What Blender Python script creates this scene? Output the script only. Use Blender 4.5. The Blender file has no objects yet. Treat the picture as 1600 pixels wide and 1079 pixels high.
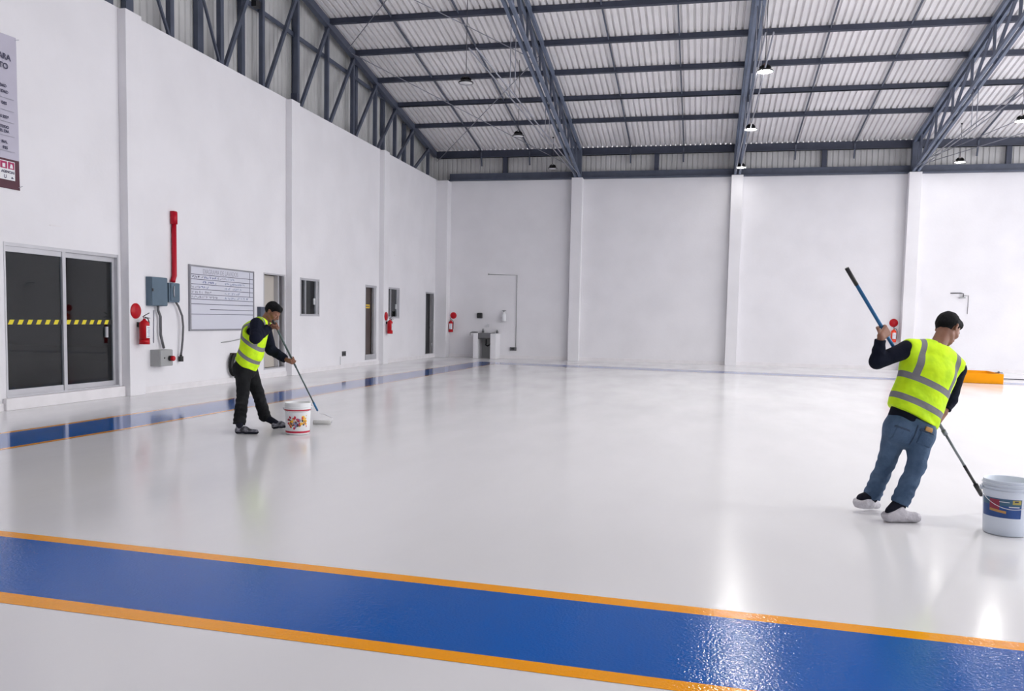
import bpy, bmesh, math, random
import numpy as np
from mathutils import Vector, Matrix

random.seed(7)
np.random.seed(7)
PI = math.pi
SC = bpy.context.scene
COL = SC.collection

# ------------------------------------------------------------------ camera
CAM_H = 1.45
CR = Vector((0.97583078, 0.21766769, 0.01936659))
CU = Vector((-0.03461628, 0.066466, 0.99718804))
CF = Vector((-0.2157684, 0.97375718, -0.07239441))
cam_d = bpy.data.cameras.new('camera')
cam = bpy.data.objects.new('camera', cam_d)
COL.objects.link(cam)
cam_d.sensor_width = 36.0
cam_d.lens = 1331.16 / 1600 * 36.0
cam_d.shift_y = (595.84 - 539.5) / 1600
cam_d.clip_end = 500
m = Matrix.Identity(4)
for i in range(3):
    m[i][0] = CR[i]; m[i][1] = CU[i]; m[i][2] = -CF[i]
m[0][3], m[1][3], m[2][3] = 0, 0, CAM_H
cam.matrix_world = m
SC.camera = cam

# ------------------------------------------------------------------ light
wd = bpy.data.worlds.new('world')
SC.world = wd
wd.use_nodes = True
bg = wd.node_tree.nodes['Background']
bg.inputs[0].default_value = (0.965, 0.965, 1.0, 1)
bg.inputs[1].default_value = 3.3
SC.view_settings.view_transform = 'Standard'
SC.view_settings.look = 'None'
SC.view_settings.gamma = 1
SC.view_settings.use_curve_mapping = False
SC.view_settings.exposure = 0.03
LAMP_ON = 100.0


# ------------------------------------------------------------------ materials
def mat(name, col, rough=0.6, metal=0.0, var=0.0, scale=6.0, bump=0.0, bscale=40.0, spec=0.5,
        coat=0.0, stretch=(1, 1, 1), emit=0.0, col2=None):
    m = bpy.data.materials.new(name)
    m.use_nodes = True
    nt = m.node_tree
    b = nt.nodes['Principled BSDF']
    b.inputs['Base Color'].default_value = (*col, 1)
    b.inputs['Roughness'].default_value = rough
    b.inputs['Metallic'].default_value = metal
    b.inputs['Specular IOR Level'].default_value = spec
    b.inputs['Coat Weight'].default_value = coat
    b.inputs['Coat Roughness'].default_value = 0.08
    tc = nt.nodes.new('ShaderNodeTexCoord')
    mp = nt.nodes.new('ShaderNodeMapping')
    mp.inputs['Scale'].default_value = stretch
    nt.links.new(tc.outputs['Object'], mp.inputs['Vector'])
    if var > 0 or col2:
        n = nt.nodes.new('ShaderNodeTexNoise')
        n.inputs['Scale'].default_value = scale
        n.inputs['Detail'].default_value = 5
        r = nt.nodes.new('ShaderNodeValToRGB')
        c2 = col2 if col2 else tuple(max(0, c * (1 - var)) for c in col)
        r.color_ramp.elements[0].position = 0.35
        r.color_ramp.elements[1].position = 0.62
        r.color_ramp.elements[0].color = (*c2, 1)
        r.color_ramp.elements[1].color = (*col, 1)
        nt.links.new(mp.outputs[0], n.inputs['Vector'])
        nt.links.new(n.outputs['Fac'], r.inputs['Fac'])
        nt.links.new(r.outputs['Color'], b.inputs['Base Color'])
    if bump > 0:
        n2 = nt.nodes.new('ShaderNodeTexNoise')
        n2.inputs['Scale'].default_value = bscale
        n2.inputs['Detail'].default_value = 4
        bp = nt.nodes.new('ShaderNodeBump')
        bp.inputs['Strength'].default_value = bump
        bp.inputs['Distance'].default_value = 0.02
        nt.links.new(mp.outputs[0], n2.inputs['Vector'])
        nt.links.new(n2.outputs['Fac'], bp.inputs['Height'])
        nt.links.new(bp.outputs[0], b.inputs['Normal'])
    if emit > 0:
        b.inputs['Emission Color'].default_value = (*col, 1)
        b.inputs['Emission Strength'].default_value = emit
    return m


def epoxy(name, col, r0, r1, var, bumpd=0.35, fine=0.0, spec=0.5):
    """glossy coated floor: broad roller marks change gloss and tone, shallow waves in the surface"""
    m = bpy.data.materials.new(name)
    m.use_nodes = True
    nt = m.node_tree
    b = nt.nodes['Principled BSDF']
    b.inputs['Specular IOR Level'].default_value = spec
    tc = nt.nodes.new('ShaderNodeTexCoord')
    mp = nt.nodes.new('ShaderNodeMapping')
    mp.inputs['Scale'].default_value = (1.0, 0.35, 1.0)
    nt.links.new(tc.outputs['Object'], mp.inputs['Vector'])
    n = nt.nodes.new('ShaderNodeTexNoise'); n.inputs['Scale'].default_value = 0.9; n.inputs['Detail'].default_value = 6
    nt.links.new(mp.outputs[0], n.inputs['Vector'])
    r = nt.nodes.new('ShaderNodeValToRGB')
    r.color_ramp.elements[0].position = 0.35; r.color_ramp.elements[1].position = 0.65
    r.color_ramp.elements[0].color = (*[c * (1 - var) for c in col], 1)
    r.color_ramp.elements[1].color = (*col, 1)
    nt.links.new(n.outputs['Fac'], r.inputs['Fac'])
    nt.links.new(r.outputs['Color'], b.inputs['Base Color'])
    mr = nt.nodes.new('ShaderNodeMapRange')
    mr.inputs['From Min'].default_value = 0.35; mr.inputs['From Max'].default_value = 0.65
    mr.inputs['To Min'].default_value = r0; mr.inputs['To Max'].default_value = r1
    nt.links.new(n.outputs['Fac'], mr.inputs['Value'])
    nt.links.new(mr.outputs[0], b.inputs['Roughness'])
    n2 = nt.nodes.new('ShaderNodeTexNoise'); n2.inputs['Scale'].default_value = 5.0; n2.inputs['Detail'].default_value = 3
    nt.links.new(mp.outputs[0], n2.inputs['Vector'])
    bp = nt.nodes.new('ShaderNodeBump'); bp.inputs['Strength'].default_value = bumpd; bp.inputs['Distance'].default_value = 0.004
    nt.links.new(n2.outputs['Fac'], bp.inputs['Height'])
    last = bp
    if fine > 0:
        n3 = nt.nodes.new('ShaderNodeTexNoise'); n3.inputs['Scale'].default_value = 70.0; n3.inputs['Detail'].default_value = 1
        nt.links.new(tc.outputs['Object'], n3.inputs['Vector'])
        b2 = nt.nodes.new('ShaderNodeBump'); b2.inputs['Strength'].default_value = fine; b2.inputs['Distance'].default_value = 0.0015
        nt.links.new(n3.outputs['Fac'], b2.inputs['Height'])
        nt.links.new(bp.outputs[0], b2.inputs['Normal'])
        last = b2
    nt.links.new(last.outputs[0], b.inputs['Normal'])
    return m


def glass(name, tint, gloss=0.5):
    m = bpy.data.materials.new(name)
    m.use_nodes = True
    nt = m.node_tree
    nt.nodes.clear()
    out = nt.nodes.new('ShaderNodeOutputMaterial')
    tr = nt.nodes.new('ShaderNodeBsdfTransparent'); tr.inputs[0].default_value = (*tint, 1)
    gl = nt.nodes.new('ShaderNodeBsdfGlossy'); gl.inputs['Roughness'].default_value = 0.02
    gl.inputs[0].default_value = (0.9, 0.93, 0.95, 1)
    fr = nt.nodes.new('ShaderNodeFresnel'); fr.inputs[0].default_value = 1.5
    mx = nt.nodes.new('ShaderNodeMixShader')
    nt.links.new(fr.outputs[0], mx.inputs[0]); nt.links.new(tr.outputs[0], mx.inputs[1]); nt.links.new(gl.outputs[0], mx.inputs[2])
    nt.links.new(mx.outputs[0], out.inputs[0])
    return m


M = dict(
    wall=mat('white_painted_plaster', (0.83, 0.82, 0.85), 0.7, var=0.05, scale=0.9, bump=0.12, bscale=14),
    sill=mat('white_painted_curb', (0.82, 0.80, 0.82), 0.6, var=0.06, scale=4),
    floor=epoxy('white_epoxy', (0.80, 0.795, 0.81), 0.13, 0.20, 0.03, 0.22, spec=0.28),
    blue=epoxy('blue_epoxy', (0.0, 0.105, 0.46), 0.09, 0.13, 0.10, 0.3, fine=1.0, spec=0.16),
    bluewet=epoxy('fresh_blue_epoxy', (0.0, 0.105, 0.44), 0.07, 0.11, 0.05, 0.15, spec=0.5),
    yellowwet=epoxy('fresh_yellow_epoxy', (0.9, 0.36, 0.03), 0.07, 0.11, 0.05, 0.15, spec=0.5),
    yellow=epoxy('yellow_epoxy', (1.0, 0.38, 0.0), 0.09, 0.13, 0.06, 0.3, fine=1.0, spec=0.16),
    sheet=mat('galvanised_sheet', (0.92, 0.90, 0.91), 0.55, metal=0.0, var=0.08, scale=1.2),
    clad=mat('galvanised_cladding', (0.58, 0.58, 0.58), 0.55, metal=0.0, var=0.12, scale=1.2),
    steel=mat('blue_grey_steel_paint', (0.085, 0.10, 0.145), 0.5, var=0.2, scale=3),
    purlin=mat('dark_steel_paint', (0.045, 0.053, 0.085), 0.5, var=0.2, scale=3),
    truss=mat('blue_steel_paint', (0.15, 0.185, 0.265), 0.45, var=0.2, scale=3),
    rod=mat('grey_rod', (0.30, 0.31, 0.36), 0.4, metal=0.4),
    cable=mat('dark_cable', (0.06, 0.06, 0.075), 0.6),
    black=mat('black_plastic', (0.015, 0.015, 0.017), 0.4),
    alu=mat('brushed_aluminium', (0.56, 0.56, 0.59), 0.4, metal=0.5, var=0.08, scale=3),
    aludark=mat('shaded_aluminium', (0.30, 0.30, 0.33), 0.4, metal=0.4),
    glass=glass('tinted_glass', (0.68, 0.70, 0.73)),
    brownglass=glass('brown_glass', (0.35, 0.27, 0.23)),
    room=mat('dark_room_paint', (0.20, 0.19, 0.20), 0.8),
    roomdark=mat('unlit_room', (0.20, 0.20, 0.21), 0.8),
    roompale=mat('pale_room_panel', (0.30, 0.31, 0.32), 0.7),
    beige=mat('beige_door_paint', (0.52, 0.48, 0.43), 0.55, var=0.05, scale=2),
    brown=mat('brown_door', (0.075, 0.052, 0.045), 0.4, var=0.2, scale=4),
    red=mat('red_enamel', (0.50, 0.004, 0.012), 0.35, spec=0.3),
    redorange=mat('bright_red_enamel', (0.90, 0.05, 0.01), 0.35),
    redpipe=mat('red_pipe_paint', (0.46, 0.004, 0.02), 0.4, spec=0.3),
    panel=mat('blue_grey_panel_paint', (0.10, 0.155, 0.21), 0.45, var=0.08, scale=5),
    greybox=mat('grey_box_paint', (0.36, 0.37, 0.37), 0.5),
    hose=mat('grey_conduit', (0.13, 0.13, 0.14), 0.5, bump=0.4, bscale=120),
    board=mat('whiteboard', (0.66, 0.67, 0.75), 0.25),
    ink=mat('dark_ink', (0.05, 0.05, 0.10), 0.6),
    inkblue=mat('blue_ink', (0.17, 0.20, 0.42), 0.6),
    inkgrey=mat('grey_ink', (0.35, 0.35, 0.42), 0.6),
    inkteal=mat('pale_teal_ink', (0.38, 0.44, 0.60), 0.6),
    banner=mat('banner_vinyl', (0.52, 0.50, 0.60), 0.5, var=0.05, scale=2),
    maroon=mat('maroon_vinyl', (0.085, 0.012, 0.03), 0.45, var=0.2, scale=5),
    pink=mat('magenta_print', (0.40, 0.02, 0.11), 0.5),
    white=mat('white_plastic', (0.80, 0.81, 0.83), 0.4),
    bluewhite=mat('bluish_white_plastic', (0.70, 0.76, 0.86), 0.35, coat=0.3),
    paint=mat('wet_white_paint', (0.80, 0.84, 0.80), 0.15),
    yellowtape=mat('yellow_tape', (0.80, 0.68, 0.02), 0.5),
    sign=mat('yellow_sign', (0.80, 0.52, 0.02), 0.5),
    orange=mat('orange_steel_paint', (1.0, 0.38, 0.0), 0.5, spec=0.25, var=0.06, scale=3),
    concrete=mat('dark_concrete', (0.15, 0.15, 0.16), 0.7),
    sinkst=mat('sink_steel', (0.17, 0.17, 0.18), 0.35, metal=0.6),
    chrome=mat('chrome', (0.6, 0.6, 0.62), 0.2, metal=1.0),
    lampoff=mat('unlit_diffuser', (0.78, 0.78, 0.80), 0.5),
    lampon=mat('lit_diffuser', (1.0, 0.98, 0.94), 0.5, emit=LAMP_ON),
    lampbrown=mat('lamp_hook', (0.28, 0.12, 0.08), 0.5),
    eye=mat('eye', (0.30, 0.26, 0.24), 0.3),
    skin=mat('skin', (0.28, 0.125, 0.075), 0.5, var=0.18, scale=18),
    hair=mat('black_hair', (0.004, 0.004, 0.006), 0.7, spec=0.2, bump=0.9, bscale=160, var=0.3, scale=60),
    navy=mat('navy_knit', (0.004, 0.006, 0.017), 0.85, spec=0.2, bump=0.25, bscale=60),
    denim=mat('blue_denim', (0.070, 0.125, 0.215), 0.8, col2=(0.035, 0.075, 0.145), scale=7, bump=0.3, bscale=45),
    denimdark=mat('denim_seam', (0.03, 0.055, 0.10), 0.8),
    trousers=mat('black_trousers', (0.006, 0.0065, 0.008), 0.85, spec=0.2, col2=(0.016, 0.017, 0.019), scale=7, bump=0.3, bscale=40),
    cover=mat('white_shoe_cover', (0.60, 0.58, 0.62), 0.7, bump=0.7, bscale=35),
    shoegrey=mat('grey_wrapped_shoe', (0.012, 0.013, 0.018), 0.5, col2=(0.24, 0.24, 0.28), scale=22),
    sock=mat('black_sock', (0.008, 0.009, 0.018), 0.85, spec=0.2),
    tan=mat('tan_leather', (0.50, 0.27, 0.08), 0.6),
    poleblue=mat('blue_pole', (0.02, 0.14, 0.32), 0.35, metal=0.2, var=0.15, scale=20),
    polegrey=mat('grey_pole', (0.20, 0.22, 0.23), 0.35, metal=0.4),
    polegreen=mat('green_grey_pole', (0.07, 0.105, 0.105), 0.4, metal=0.2),
    nap=mat('white_roller_nap', (0.72, 0.72, 0.70), 0.9, bump=0.8, bscale=90),
    bucketred=mat('red_print', (0.50, 0.015, 0.05), 0.35),
    splashyellow=mat('yellow_print', (0.85, 0.45, 0.02), 0.4),
    splashdark=mat('dark_print', (0.04, 0.04, 0.05), 0.4),
    splashblue=mat('violet_print', (0.20, 0.22, 0.40), 0.4),
    labelblue=mat('blue_label', (0.02, 0.08, 0.30), 0.35, var=0.3, scale=9),
    labelteal=mat('teal_label', (0.05, 0.13, 0.22), 0.35),
    labelred=mat('red_label', (0.28, 0.02, 0.05), 0.35),
    labelyellow=mat('olive_label', (0.45, 0.38, 0.10), 0.35),
)


# ------------------------------------------------------------------ mesh helpers
class MB:
    """collects shapes and links them as one mesh object"""
    def __init__(s):
        s.v, s.f, s.mi, s.sm = [], [], [], []
        s.cur = 0

    def add(s, vs, fs, smooth=False):
        o = len(s.v)
        s.v += [tuple(v) for v in vs]
        for f in fs:
            s.f.append(tuple(i + o for i in f)); s.mi.append(s.cur); s.sm.append(smooth)
        return s

    def box(s, a, b):
        x0, x1 = sorted((a[0], b[0])); y0, y1 = sorted((a[1], b[1])); z0, z1 = sorted((a[2], b[2]))
        vs = [(x0, y0, z0), (x1, y0, z0), (x1, y1, z0), (x0, y1, z0), (x0, y0, z1), (x1, y0, z1), (x1, y1, z1), (x0, y1, z1)]
        return s.add(vs, [(0, 3, 2, 1), (4, 5, 6, 7), (0, 1, 5, 4), (1, 2, 6, 5), (2, 3, 7, 6), (3, 0, 4, 7)])

    def bar(s, p, q, w, h, side=None):
        """rectangular bar from p to q: w across, h along its own upward side"""
        p, q = Vector(p), Vector(q)
        d = (q - p).normalized()
        sd = Vector(side) if side else Vector((0, 0, 1)).cross(d)
        if sd.length < 1e-4: sd = Vector((1, 0, 0))
        sd = (sd - d * sd.dot(d)).normalized()
        up = d.cross(sd)
        vs = []
        for c in (p, q):
            for a, b in ((-1, -1), (1, -1), (1, 1), (-1, 1)):
                vs.append(c + sd * (a * w / 2) + up * (b * h / 2))
        return s.add(vs, [(3, 2, 1, 0), (4, 5, 6, 7), (0, 1, 5, 4), (1, 2, 6, 5), (2, 3, 7, 6), (3, 0, 4, 7)])

    def tube(s, pts, r, n=10, closed=False, cap=True):
        pts = [Vector(p) for p in pts]
        rs = r if isinstance(r, (list, tuple)) else [r] * len(pts)
        N = len(pts)
        prev = None
        rings = []
        for i, p in enumerate(pts):
            if closed:
                d = (pts[(i + 1) % N] - pts[i - 1]).normalized()
            else:
                d = (pts[min(i + 1, N - 1)] - pts[max(i - 1, 0)]).normalized()
            if prev is None:
                a = Vector((0, 0, 1)) if abs(d.z) < 0.9 else Vector((1, 0, 0))
                u = (a - d * a.dot(d)).normalized()
            else:
                u = (prev - d * prev.dot(d)).normalized()
            prev = u
            w = d.cross(u)
            rings.append([p + (u * math.cos(t) + w * math.sin(t)) * rs[i] for t in [2 * PI * k / n for k in range(n)]])
        vs = [v for rg in rings for v in rg]
        fs = []
        for i in range(N if closed else N - 1):
            j = (i + 1) % N
            for k in range(n):
                fs.append((i * n + k, i * n + (k + 1) % n, j * n + (k + 1) % n, j * n + k))
        if cap and not closed:
            fs.append(tuple(reversed(range(n)))); fs.append(tuple((N - 1) * n + k for k in range(n)))
        return s.add(vs, fs, True)

    def lathe(s, prof, c=(0, 0, 0), n=24, axis=None, a0=0, a1=2 * PI):
        """prof: list of (r, h)"""
        c = Vector(c)
        ax = Vector(axis).normalized() if axis else Vector((0, 0, 1))
        t = Vector((1, 0, 0)) if abs(ax.x) < 0.9 else Vector((0, 1, 0))
        u = (t - ax * t.dot(ax)).normalized(); w = ax.cross(u)
        full = abs(a1 - a0 - 2 * PI) < 1e-6
        cols = n if full else n + 1
        vs = []
        for (r, h) in prof:
            for k in range(cols):
                t = a0 + (a1 - a0) * k / n
                vs.append(c + ax * h + (u * math.cos(t) + w * math.sin(t)) * max(r, 1e-4))
        fs = []
        for i in range(len(prof) - 1):
            for k in range(n):
                k2 = (k + 1) % cols
                fs.append((i * cols + k, i * cols + k2, (i + 1) * cols + k2, (i + 1) * cols + k))
        return s.add(vs, fs, True)

    def ball(s, c, r, n=12, sc=(1, 1, 1)):
        prof = [(math.sin(PI * k / n), -math.cos(PI * k / n)) for k in range(n + 1)]
        vs = []; fs = []
        for (a, h) in prof:
            for k in range(n):
                t = 2 * PI * k / n
                vs.append((c[0] + r * sc[0] * a * math.cos(t), c[1] + r * sc[1] * a * math.sin(t), c[2] + r * sc[2] * h))
        for i in range(n):
            for k in range(n):
                fs.append((i * n + k, i * n + (k + 1) % n, (i + 1) * n + (k + 1) % n, (i + 1) * n + k))
        return s.add(vs, fs, True)

    def poly(s, pts):
        return s.add(pts, [tuple(range(len(pts)))])

    def build(s, name, mats, parent=None, origin=None, bevel=0.0):
        me = bpy.data.meshes.new(name)
        o = Vector(origin) if origin else Vector((0, 0, 0))
        me.from_pydata([tuple(Vector(v) - o) for v in s.v], [], s.f)
        mats = mats if isinstance(mats, (list, tuple)) else [mats]
        for k in mats: me.materials.append(k)
        for p, i, sm in zip(me.polygons, s.mi, s.sm):
            p.material_index = i; p.use_smooth = sm
        me.update()
        ob = bpy.data.objects.new(name, me)
        COL.objects.link(ob)
        ob.location = o
        if parent:
            ob.parent = parent
        if bevel > 0:
            b = ob.modifiers.new('bevel', 'BEVEL'); b.width = bevel; b.segments = 2; b.limit_method = 'ANGLE'
        return ob


def tag(o, label, cat, group=None, kind=None):
    o['label'] = label; o['category'] = cat
    if group: o['group'] = group
    if kind: o['kind'] = kind
    return o


def thing(name, label, cat, loc=(0, 0, 0), rz=0.0, group=None):
    o = bpy.data.objects.new(name, None); COL.objects.link(o)
    o.empty_display_size = 0.1
    o.location = loc; o.rotation_euler = (0, 0, rz)
    return tag(o, label, cat, group)


def struct(o):
    o['kind'] = 'structure'
    return o


def copy_tree(o, parent=None):
    c = o.copy(); COL.objects.link(c); c.parent = parent
    for ch in [x for x in COL.objects if x.parent == o]:
        copy_tree(ch, c)
    return c


def text_obj(s, size, material, mtx, parent=None, name='lettering', align='LEFT', sx=1.0, bold=0.0):
    cu = bpy.data.curves.new(name, 'FONT')
    cu.body = s; cu.size = size; cu.align_x = align; cu.extrude = 0.0005; cu.offset = bold
    t = bpy.data.objects.new('tmp', cu); COL.objects.link(t)
    dg = bpy.context.evaluated_depsgraph_get(); dg.update()
    me = bpy.data.meshes.new_from_object(t.evaluated_get(dg))
    bpy.data.objects.remove(t); bpy.data.curves.remove(cu)
    me.transform(mtx @ Matrix.Diagonal((sx, 1, 1, 1)))
    me.materials.clear(); me.materials.append(material)
    o = bpy.data.objects.new(name, me); COL.objects.link(o)
    if parent: o.parent = parent
    return o


def frame_left(y, z, x=-9.77):
    """writing on the left wall: local x runs along +Y, local y up, faces +X"""
    return Matrix(((0, 0, 1, x), (1, 0, 0, y), (0, 1, 0, z), (0, 0, 0, 1)))


def at(px, py, y):
    """point of the room seen at a pixel of the 1600x1079 frame on the plane Y = y"""
    v = CF * 1331.16 + CR * (px - 800) + CU * (595.84 - py)
    return Vector((0, 0, CAM_H)) + v * (y / v.y)


# ------------------------------------------------------------------ the room
XL, YB, HW = -9.77, 31.0, 6.55
XR = 15.5
ROOF0, SL, RIDGE = 7.56, 0.172, 16.42


def zr(y):
    """underside of the purlins"""
    return ROOF0 + SL * (31 - y) if y >= RIDGE else ROOF0 + SL * (31 - RIDGE) - SL * (RIDGE - y)


def wall_pieces(mb, lo, hi, y0, y1, z0, z1, holes):
    """box wall between x=lo and hi with rectangular holes (ya, yb, za, zb)"""
    cuts = sorted({y0, y1} | {h[0] for h in holes} | {h[1] for h in holes})
    for a, b in zip(cuts, cuts[1:]):
        mid = (a + b) / 2
        hs = sorted([(h[2], h[3]) for h in holes if h[0] < mid < h[1]])
        z = z0
        for (za, zb) in hs:
            if za > z: mb.box((lo, a, z), (hi, b, za))
            z = zb
        if z < z1: mb.box((lo, a, z), (hi, b, z1))


HOLES = [(10.38, 12.83, 0.18, 2.42), (17.78, 18.80, 0.20, 2.41), (19.59, 20.68, 1.44, 2.39),
         (23.79, 24.68, 0.17, 2.40), (25.64, 26.70, 1.42, 2.41), (29.43, 30.42, 0.145, 2.39)]
w = MB()
wall_pieces(w, -10.25, XL, -3.0, YB + 0.3, 0, HW, HOLES)
struct(w.build('wall_left', M['wall']))
w = MB()
w.box((-10.25, YB, 0), (XR, YB + 0.3, HW))
struct(w.build('wall_back', M['wall']))

struct(MB().box((-10.25, -6.3, 0), (XR, -6.0, 9.0)).build('wall_front', M['wall']))  # unseen wall behind the camera, put in to keep front light out
struct(MB().box((-10.25, -6.3, 0), (XL, -3.0, 9.0)).build('wall_entrance', M['wall']))

# rooms behind the left wall
struct(MB().box((-14.3, 8.9, -0.02), (-10.25, 31.3, 0.10)).build('floor_office', M['roomdark']))
struct(MB().box((-14.3, 8.9, 2.7), (-10.25, 31.3, 2.8)).build('ceiling_office', M['roomdark']))
struct(MB().box((-14.4, 8.9, 0), (-14.3, 31.3, 2.8)).build('wall_office', M['roomdark']))
for y in (8.9, 13.3, 19.2, 22.0, 25.1, 28.0, 31.2):
    struct(MB().box((-14.3, y, 0.1), (-10.25, y + 0.1, 2.7)).build('wall_partition', M['roomdark'], origin=None))

# pilasters
k = 1
for y in (12.9, 18.85, 24.88):
    struct(MB().box((XL, y, 0), (XL + 0.157, y + 0.42, HW - 0.02)).build('trim_%d' % k, M['wall'], bevel=0.008)); k += 1
struct(MB().box((XL, 30.53, 0), (XL + 0.44, YB, HW - 0.03)).build('trim_%d' % k, M['wall'], bevel=0.008)); k += 1
PX = (-4.755, 0.806, 6.504, 12.2, 17.9)
for x in PX[:4]:
    struct(MB().box((x, YB - 0.3, 0), (x + 0.393, YB, HW + 0.02)).build('trim_%d' % k, M['wall'], bevel=0.008)); k += 1
# low plinths along both walls
w = MB()
for a, b in ((-3, 12.9), (13.32, 18.85), (19.27, 24.88), (25.3, 30.53)):
    w.box((XL, a, 0), (XL + 0.025, b, 0.11))
struct(w.build('baseboard_left', M['sill']))
w = MB()
xs = [XL + 0.44] + [v for x in PX[:4] for v in (x, x + 0.393)] + [XR]
for i in range(0, len(xs) - 1, 2):
    w.box((xs[i], YB - 0.03, 0), (xs[i + 1], YB, 0.13))
struct(w.build('baseboard_back', M['sill']))
struct(MB().box((XL, 10.30, 0), (XL + 0.07, 12.9, 0.178)).build('trim_%d' % k, M['sill'], bevel=0.01)); k += 1

# floor: white epoxy with a painted blue walkway edged in yellow (one sheet, the paint is a skin on it)
w = MB()
w.cur = 0
w.box((-10.25, -9, -0.2), (XR + 30, YB + 12, 0))  # runs on unseen past the open side, extended to bounce light onto the ceiling


def strip(mb, a, b, z=0.0015):
    """a, b: polylines of equal length; fills quads between them"""
    for i in range(len(a) - 1):
        mb.add([(a[i][0], a[i][1], z), (a[i + 1][0], a[i + 1][1], z), (b[i + 1][0], b[i + 1][1], z), (b[i][0], b[i][1], z)], [(0, 1, 2, 3)])


def ln(p, q, x):
    return (x, p[1] + (q[1] - p[1]) * (x - p[0]) / (q[0] - p[0]))


# near walkway
XA, XB = -9.7, 9.0
yt = [ln((-4.46, 4.66), (1.511, 4.285), XA), ln((-4.46, 4.66), (1.511, 4.285), XB)]
bt = [ln((-4.348, 4.545), (1.468, 4.175), XA), ln((-4.348, 4.545), (1.468, 4.175), XB)]
bb = [ln((-3.481, 3.63), (-0.201, 3.447), XA), ln((-3.481, 3.63), (-0.201, 3.447), XB)]
yb = [ln((-3.35, 3.492), (-0.194, 3.345), XA), ln((-3.35, 3.492), (-0.194, 3.345), XB)]
w.cur = 2; strip(w, yt, bt); strip(w, bb, yb)
w.cur = 1; strip(w, bt, bb)
# side walkway along the left wall, then the one along the back wall
oL = [(-8.25, 4.62), (-7.90, 9.2), (-7.40, 28.1)]
iL = [(-7.30, 4.62), (-7.02, 9.2), (-6.66, 26.9)]
w.cur = 3; strip(w, oL, iL)
w.cur = 4
strip(w, [(x - 0.10, y) for x, y in oL], oL); strip(w, iL, [(x + 0.09, y) for x, y in iL])
oB = [(-7.40, 28.1), (-1.9, 27.3), (12.0, 24.9)]
iB = [(-6.66, 26.9), (-1.8, 26.1), (12.0, 24.1)]
w.cur = 3; strip(w, oB, iB)
w.cur = 4
strip(w, [(x, y + 0.08) for x, y in oB], oB); strip(w, iB, [(x, y - 0.08) for x, y in iB])
fl = struct(w.build('floor', [M['floor'], M['blue'], M['yellow'], M['bluewet'], M['yellowwet']]))

# corrugated roof sheet (ribs run down the slope)
PITCH, RIB = 0.172, 0.07
HP = 0.13


def corr(n, pitch, rib):
    pts = []
    for i in range(n):
        o = i * pitch
        pts += [(o, 0), (o + pitch * 0.62, 0), (o + pitch * 0.72, rib), (o + pitch * 0.90, rib)]
    pts.append((n * pitch, 0))
    return pts


w = MB()
pr = corr(int((XR + 1 + 10.4) / PITCH), PITCH, RIB)
ys = [31.28, RIDGE, -6.4]
vs = []
for y in ys:
    for (x, z) in pr: vs.append((-10.4 + x, y, zr(y) + HP + z))
n = len(pr)
fs = [(r * n + i, r * n + i + 1, (r + 1) * n + i + 1, (r + 1) * n + i) for r in range(2) for i in range(n - 1)]
w.add(vs, fs)
struct(w.build('ceiling', M['sheet']))

# corrugated cladding of the gable above the left wall
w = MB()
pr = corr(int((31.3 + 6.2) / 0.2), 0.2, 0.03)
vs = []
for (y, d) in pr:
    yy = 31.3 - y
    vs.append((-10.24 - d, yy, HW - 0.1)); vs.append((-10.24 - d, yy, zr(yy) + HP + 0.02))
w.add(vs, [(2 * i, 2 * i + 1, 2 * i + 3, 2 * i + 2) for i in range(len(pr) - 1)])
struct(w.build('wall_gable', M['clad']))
# cladding between back wall and eave
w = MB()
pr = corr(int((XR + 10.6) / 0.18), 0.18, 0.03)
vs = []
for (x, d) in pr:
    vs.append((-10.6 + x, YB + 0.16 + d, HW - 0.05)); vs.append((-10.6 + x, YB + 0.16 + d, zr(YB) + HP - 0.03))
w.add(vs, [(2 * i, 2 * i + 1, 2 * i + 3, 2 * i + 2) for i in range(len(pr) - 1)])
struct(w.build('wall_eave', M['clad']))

# ------------------------------------------------------------------ roof steel
NODES = [16.42 + 1.72 * i for i in range(0, 9)]          # 16.42 ... 30.18
GX = -10.0
# gable truss standing on the left wall
g = thing('gable_truss', 'tall dark steel truss standing on top of the left wall under the roof slope', 'roof truss', (GX, 16.42, HW))
gi = Matrix.Translation((-GX, -16.42, -HW))


def gb(name, segs, wd_, ht, material, side=None):
    b = MB()
    for p, q in segs: b.bar(p, q, wd_, ht, side)
    b.v = [tuple(gi @ Vector(v)) for v in b.v]
    return b.build(name, material, g)


ylow, yhigh = 9.0, 30.95
gb('bottom_chord', [((GX, ylow, HW + 0.03), (GX, yhigh, HW + 0.03))], 0.12, 0.07, M['purlin'])
gb('top_chord', [((GX + 0.02, RIDGE, zr(RIDGE) + 0.0), (GX + 0.02, yhigh + 0.1, zr(yhigh + 0.1) + 0.0))], 0.14, 0.20, M['steel'])
gb('top_chord', [((GX + 0.02, RIDGE, zr(RIDGE) + 0.0), (GX + 0.02, ylow, zr(ylow)))], 0.14, 0.20, M['steel'])
gn = [16.42 + 1.72 * i for i in range(-4, 9)]
for i, y in enumerate(gn):
    gb('vertical_post', [((GX, y, HW + 0.05), (GX, y, zr(y)))], 0.10 if y > 16.5 else 0.12, 0.10, M['steel'], (0, 1, 0))
for a, b_ in zip(gn, gn[1:]):
    if b_ > 16.5: gb('diagonal_brace', [((GX + 0.03, a + 0.12, HW + 0.06), (GX + 0.03, b_, zr(b_) - 0.1))], 0.07, 0.09, M['steel'], (1, 0, 0))
    else: gb('diagonal_brace', [((GX + 0.03, b_ - 0.06, HW + 0.06), (GX + 0.03, a, zr(a) - 0.1))], 0.045, 0.05, M['steel'], (1, 0, 0))
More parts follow.
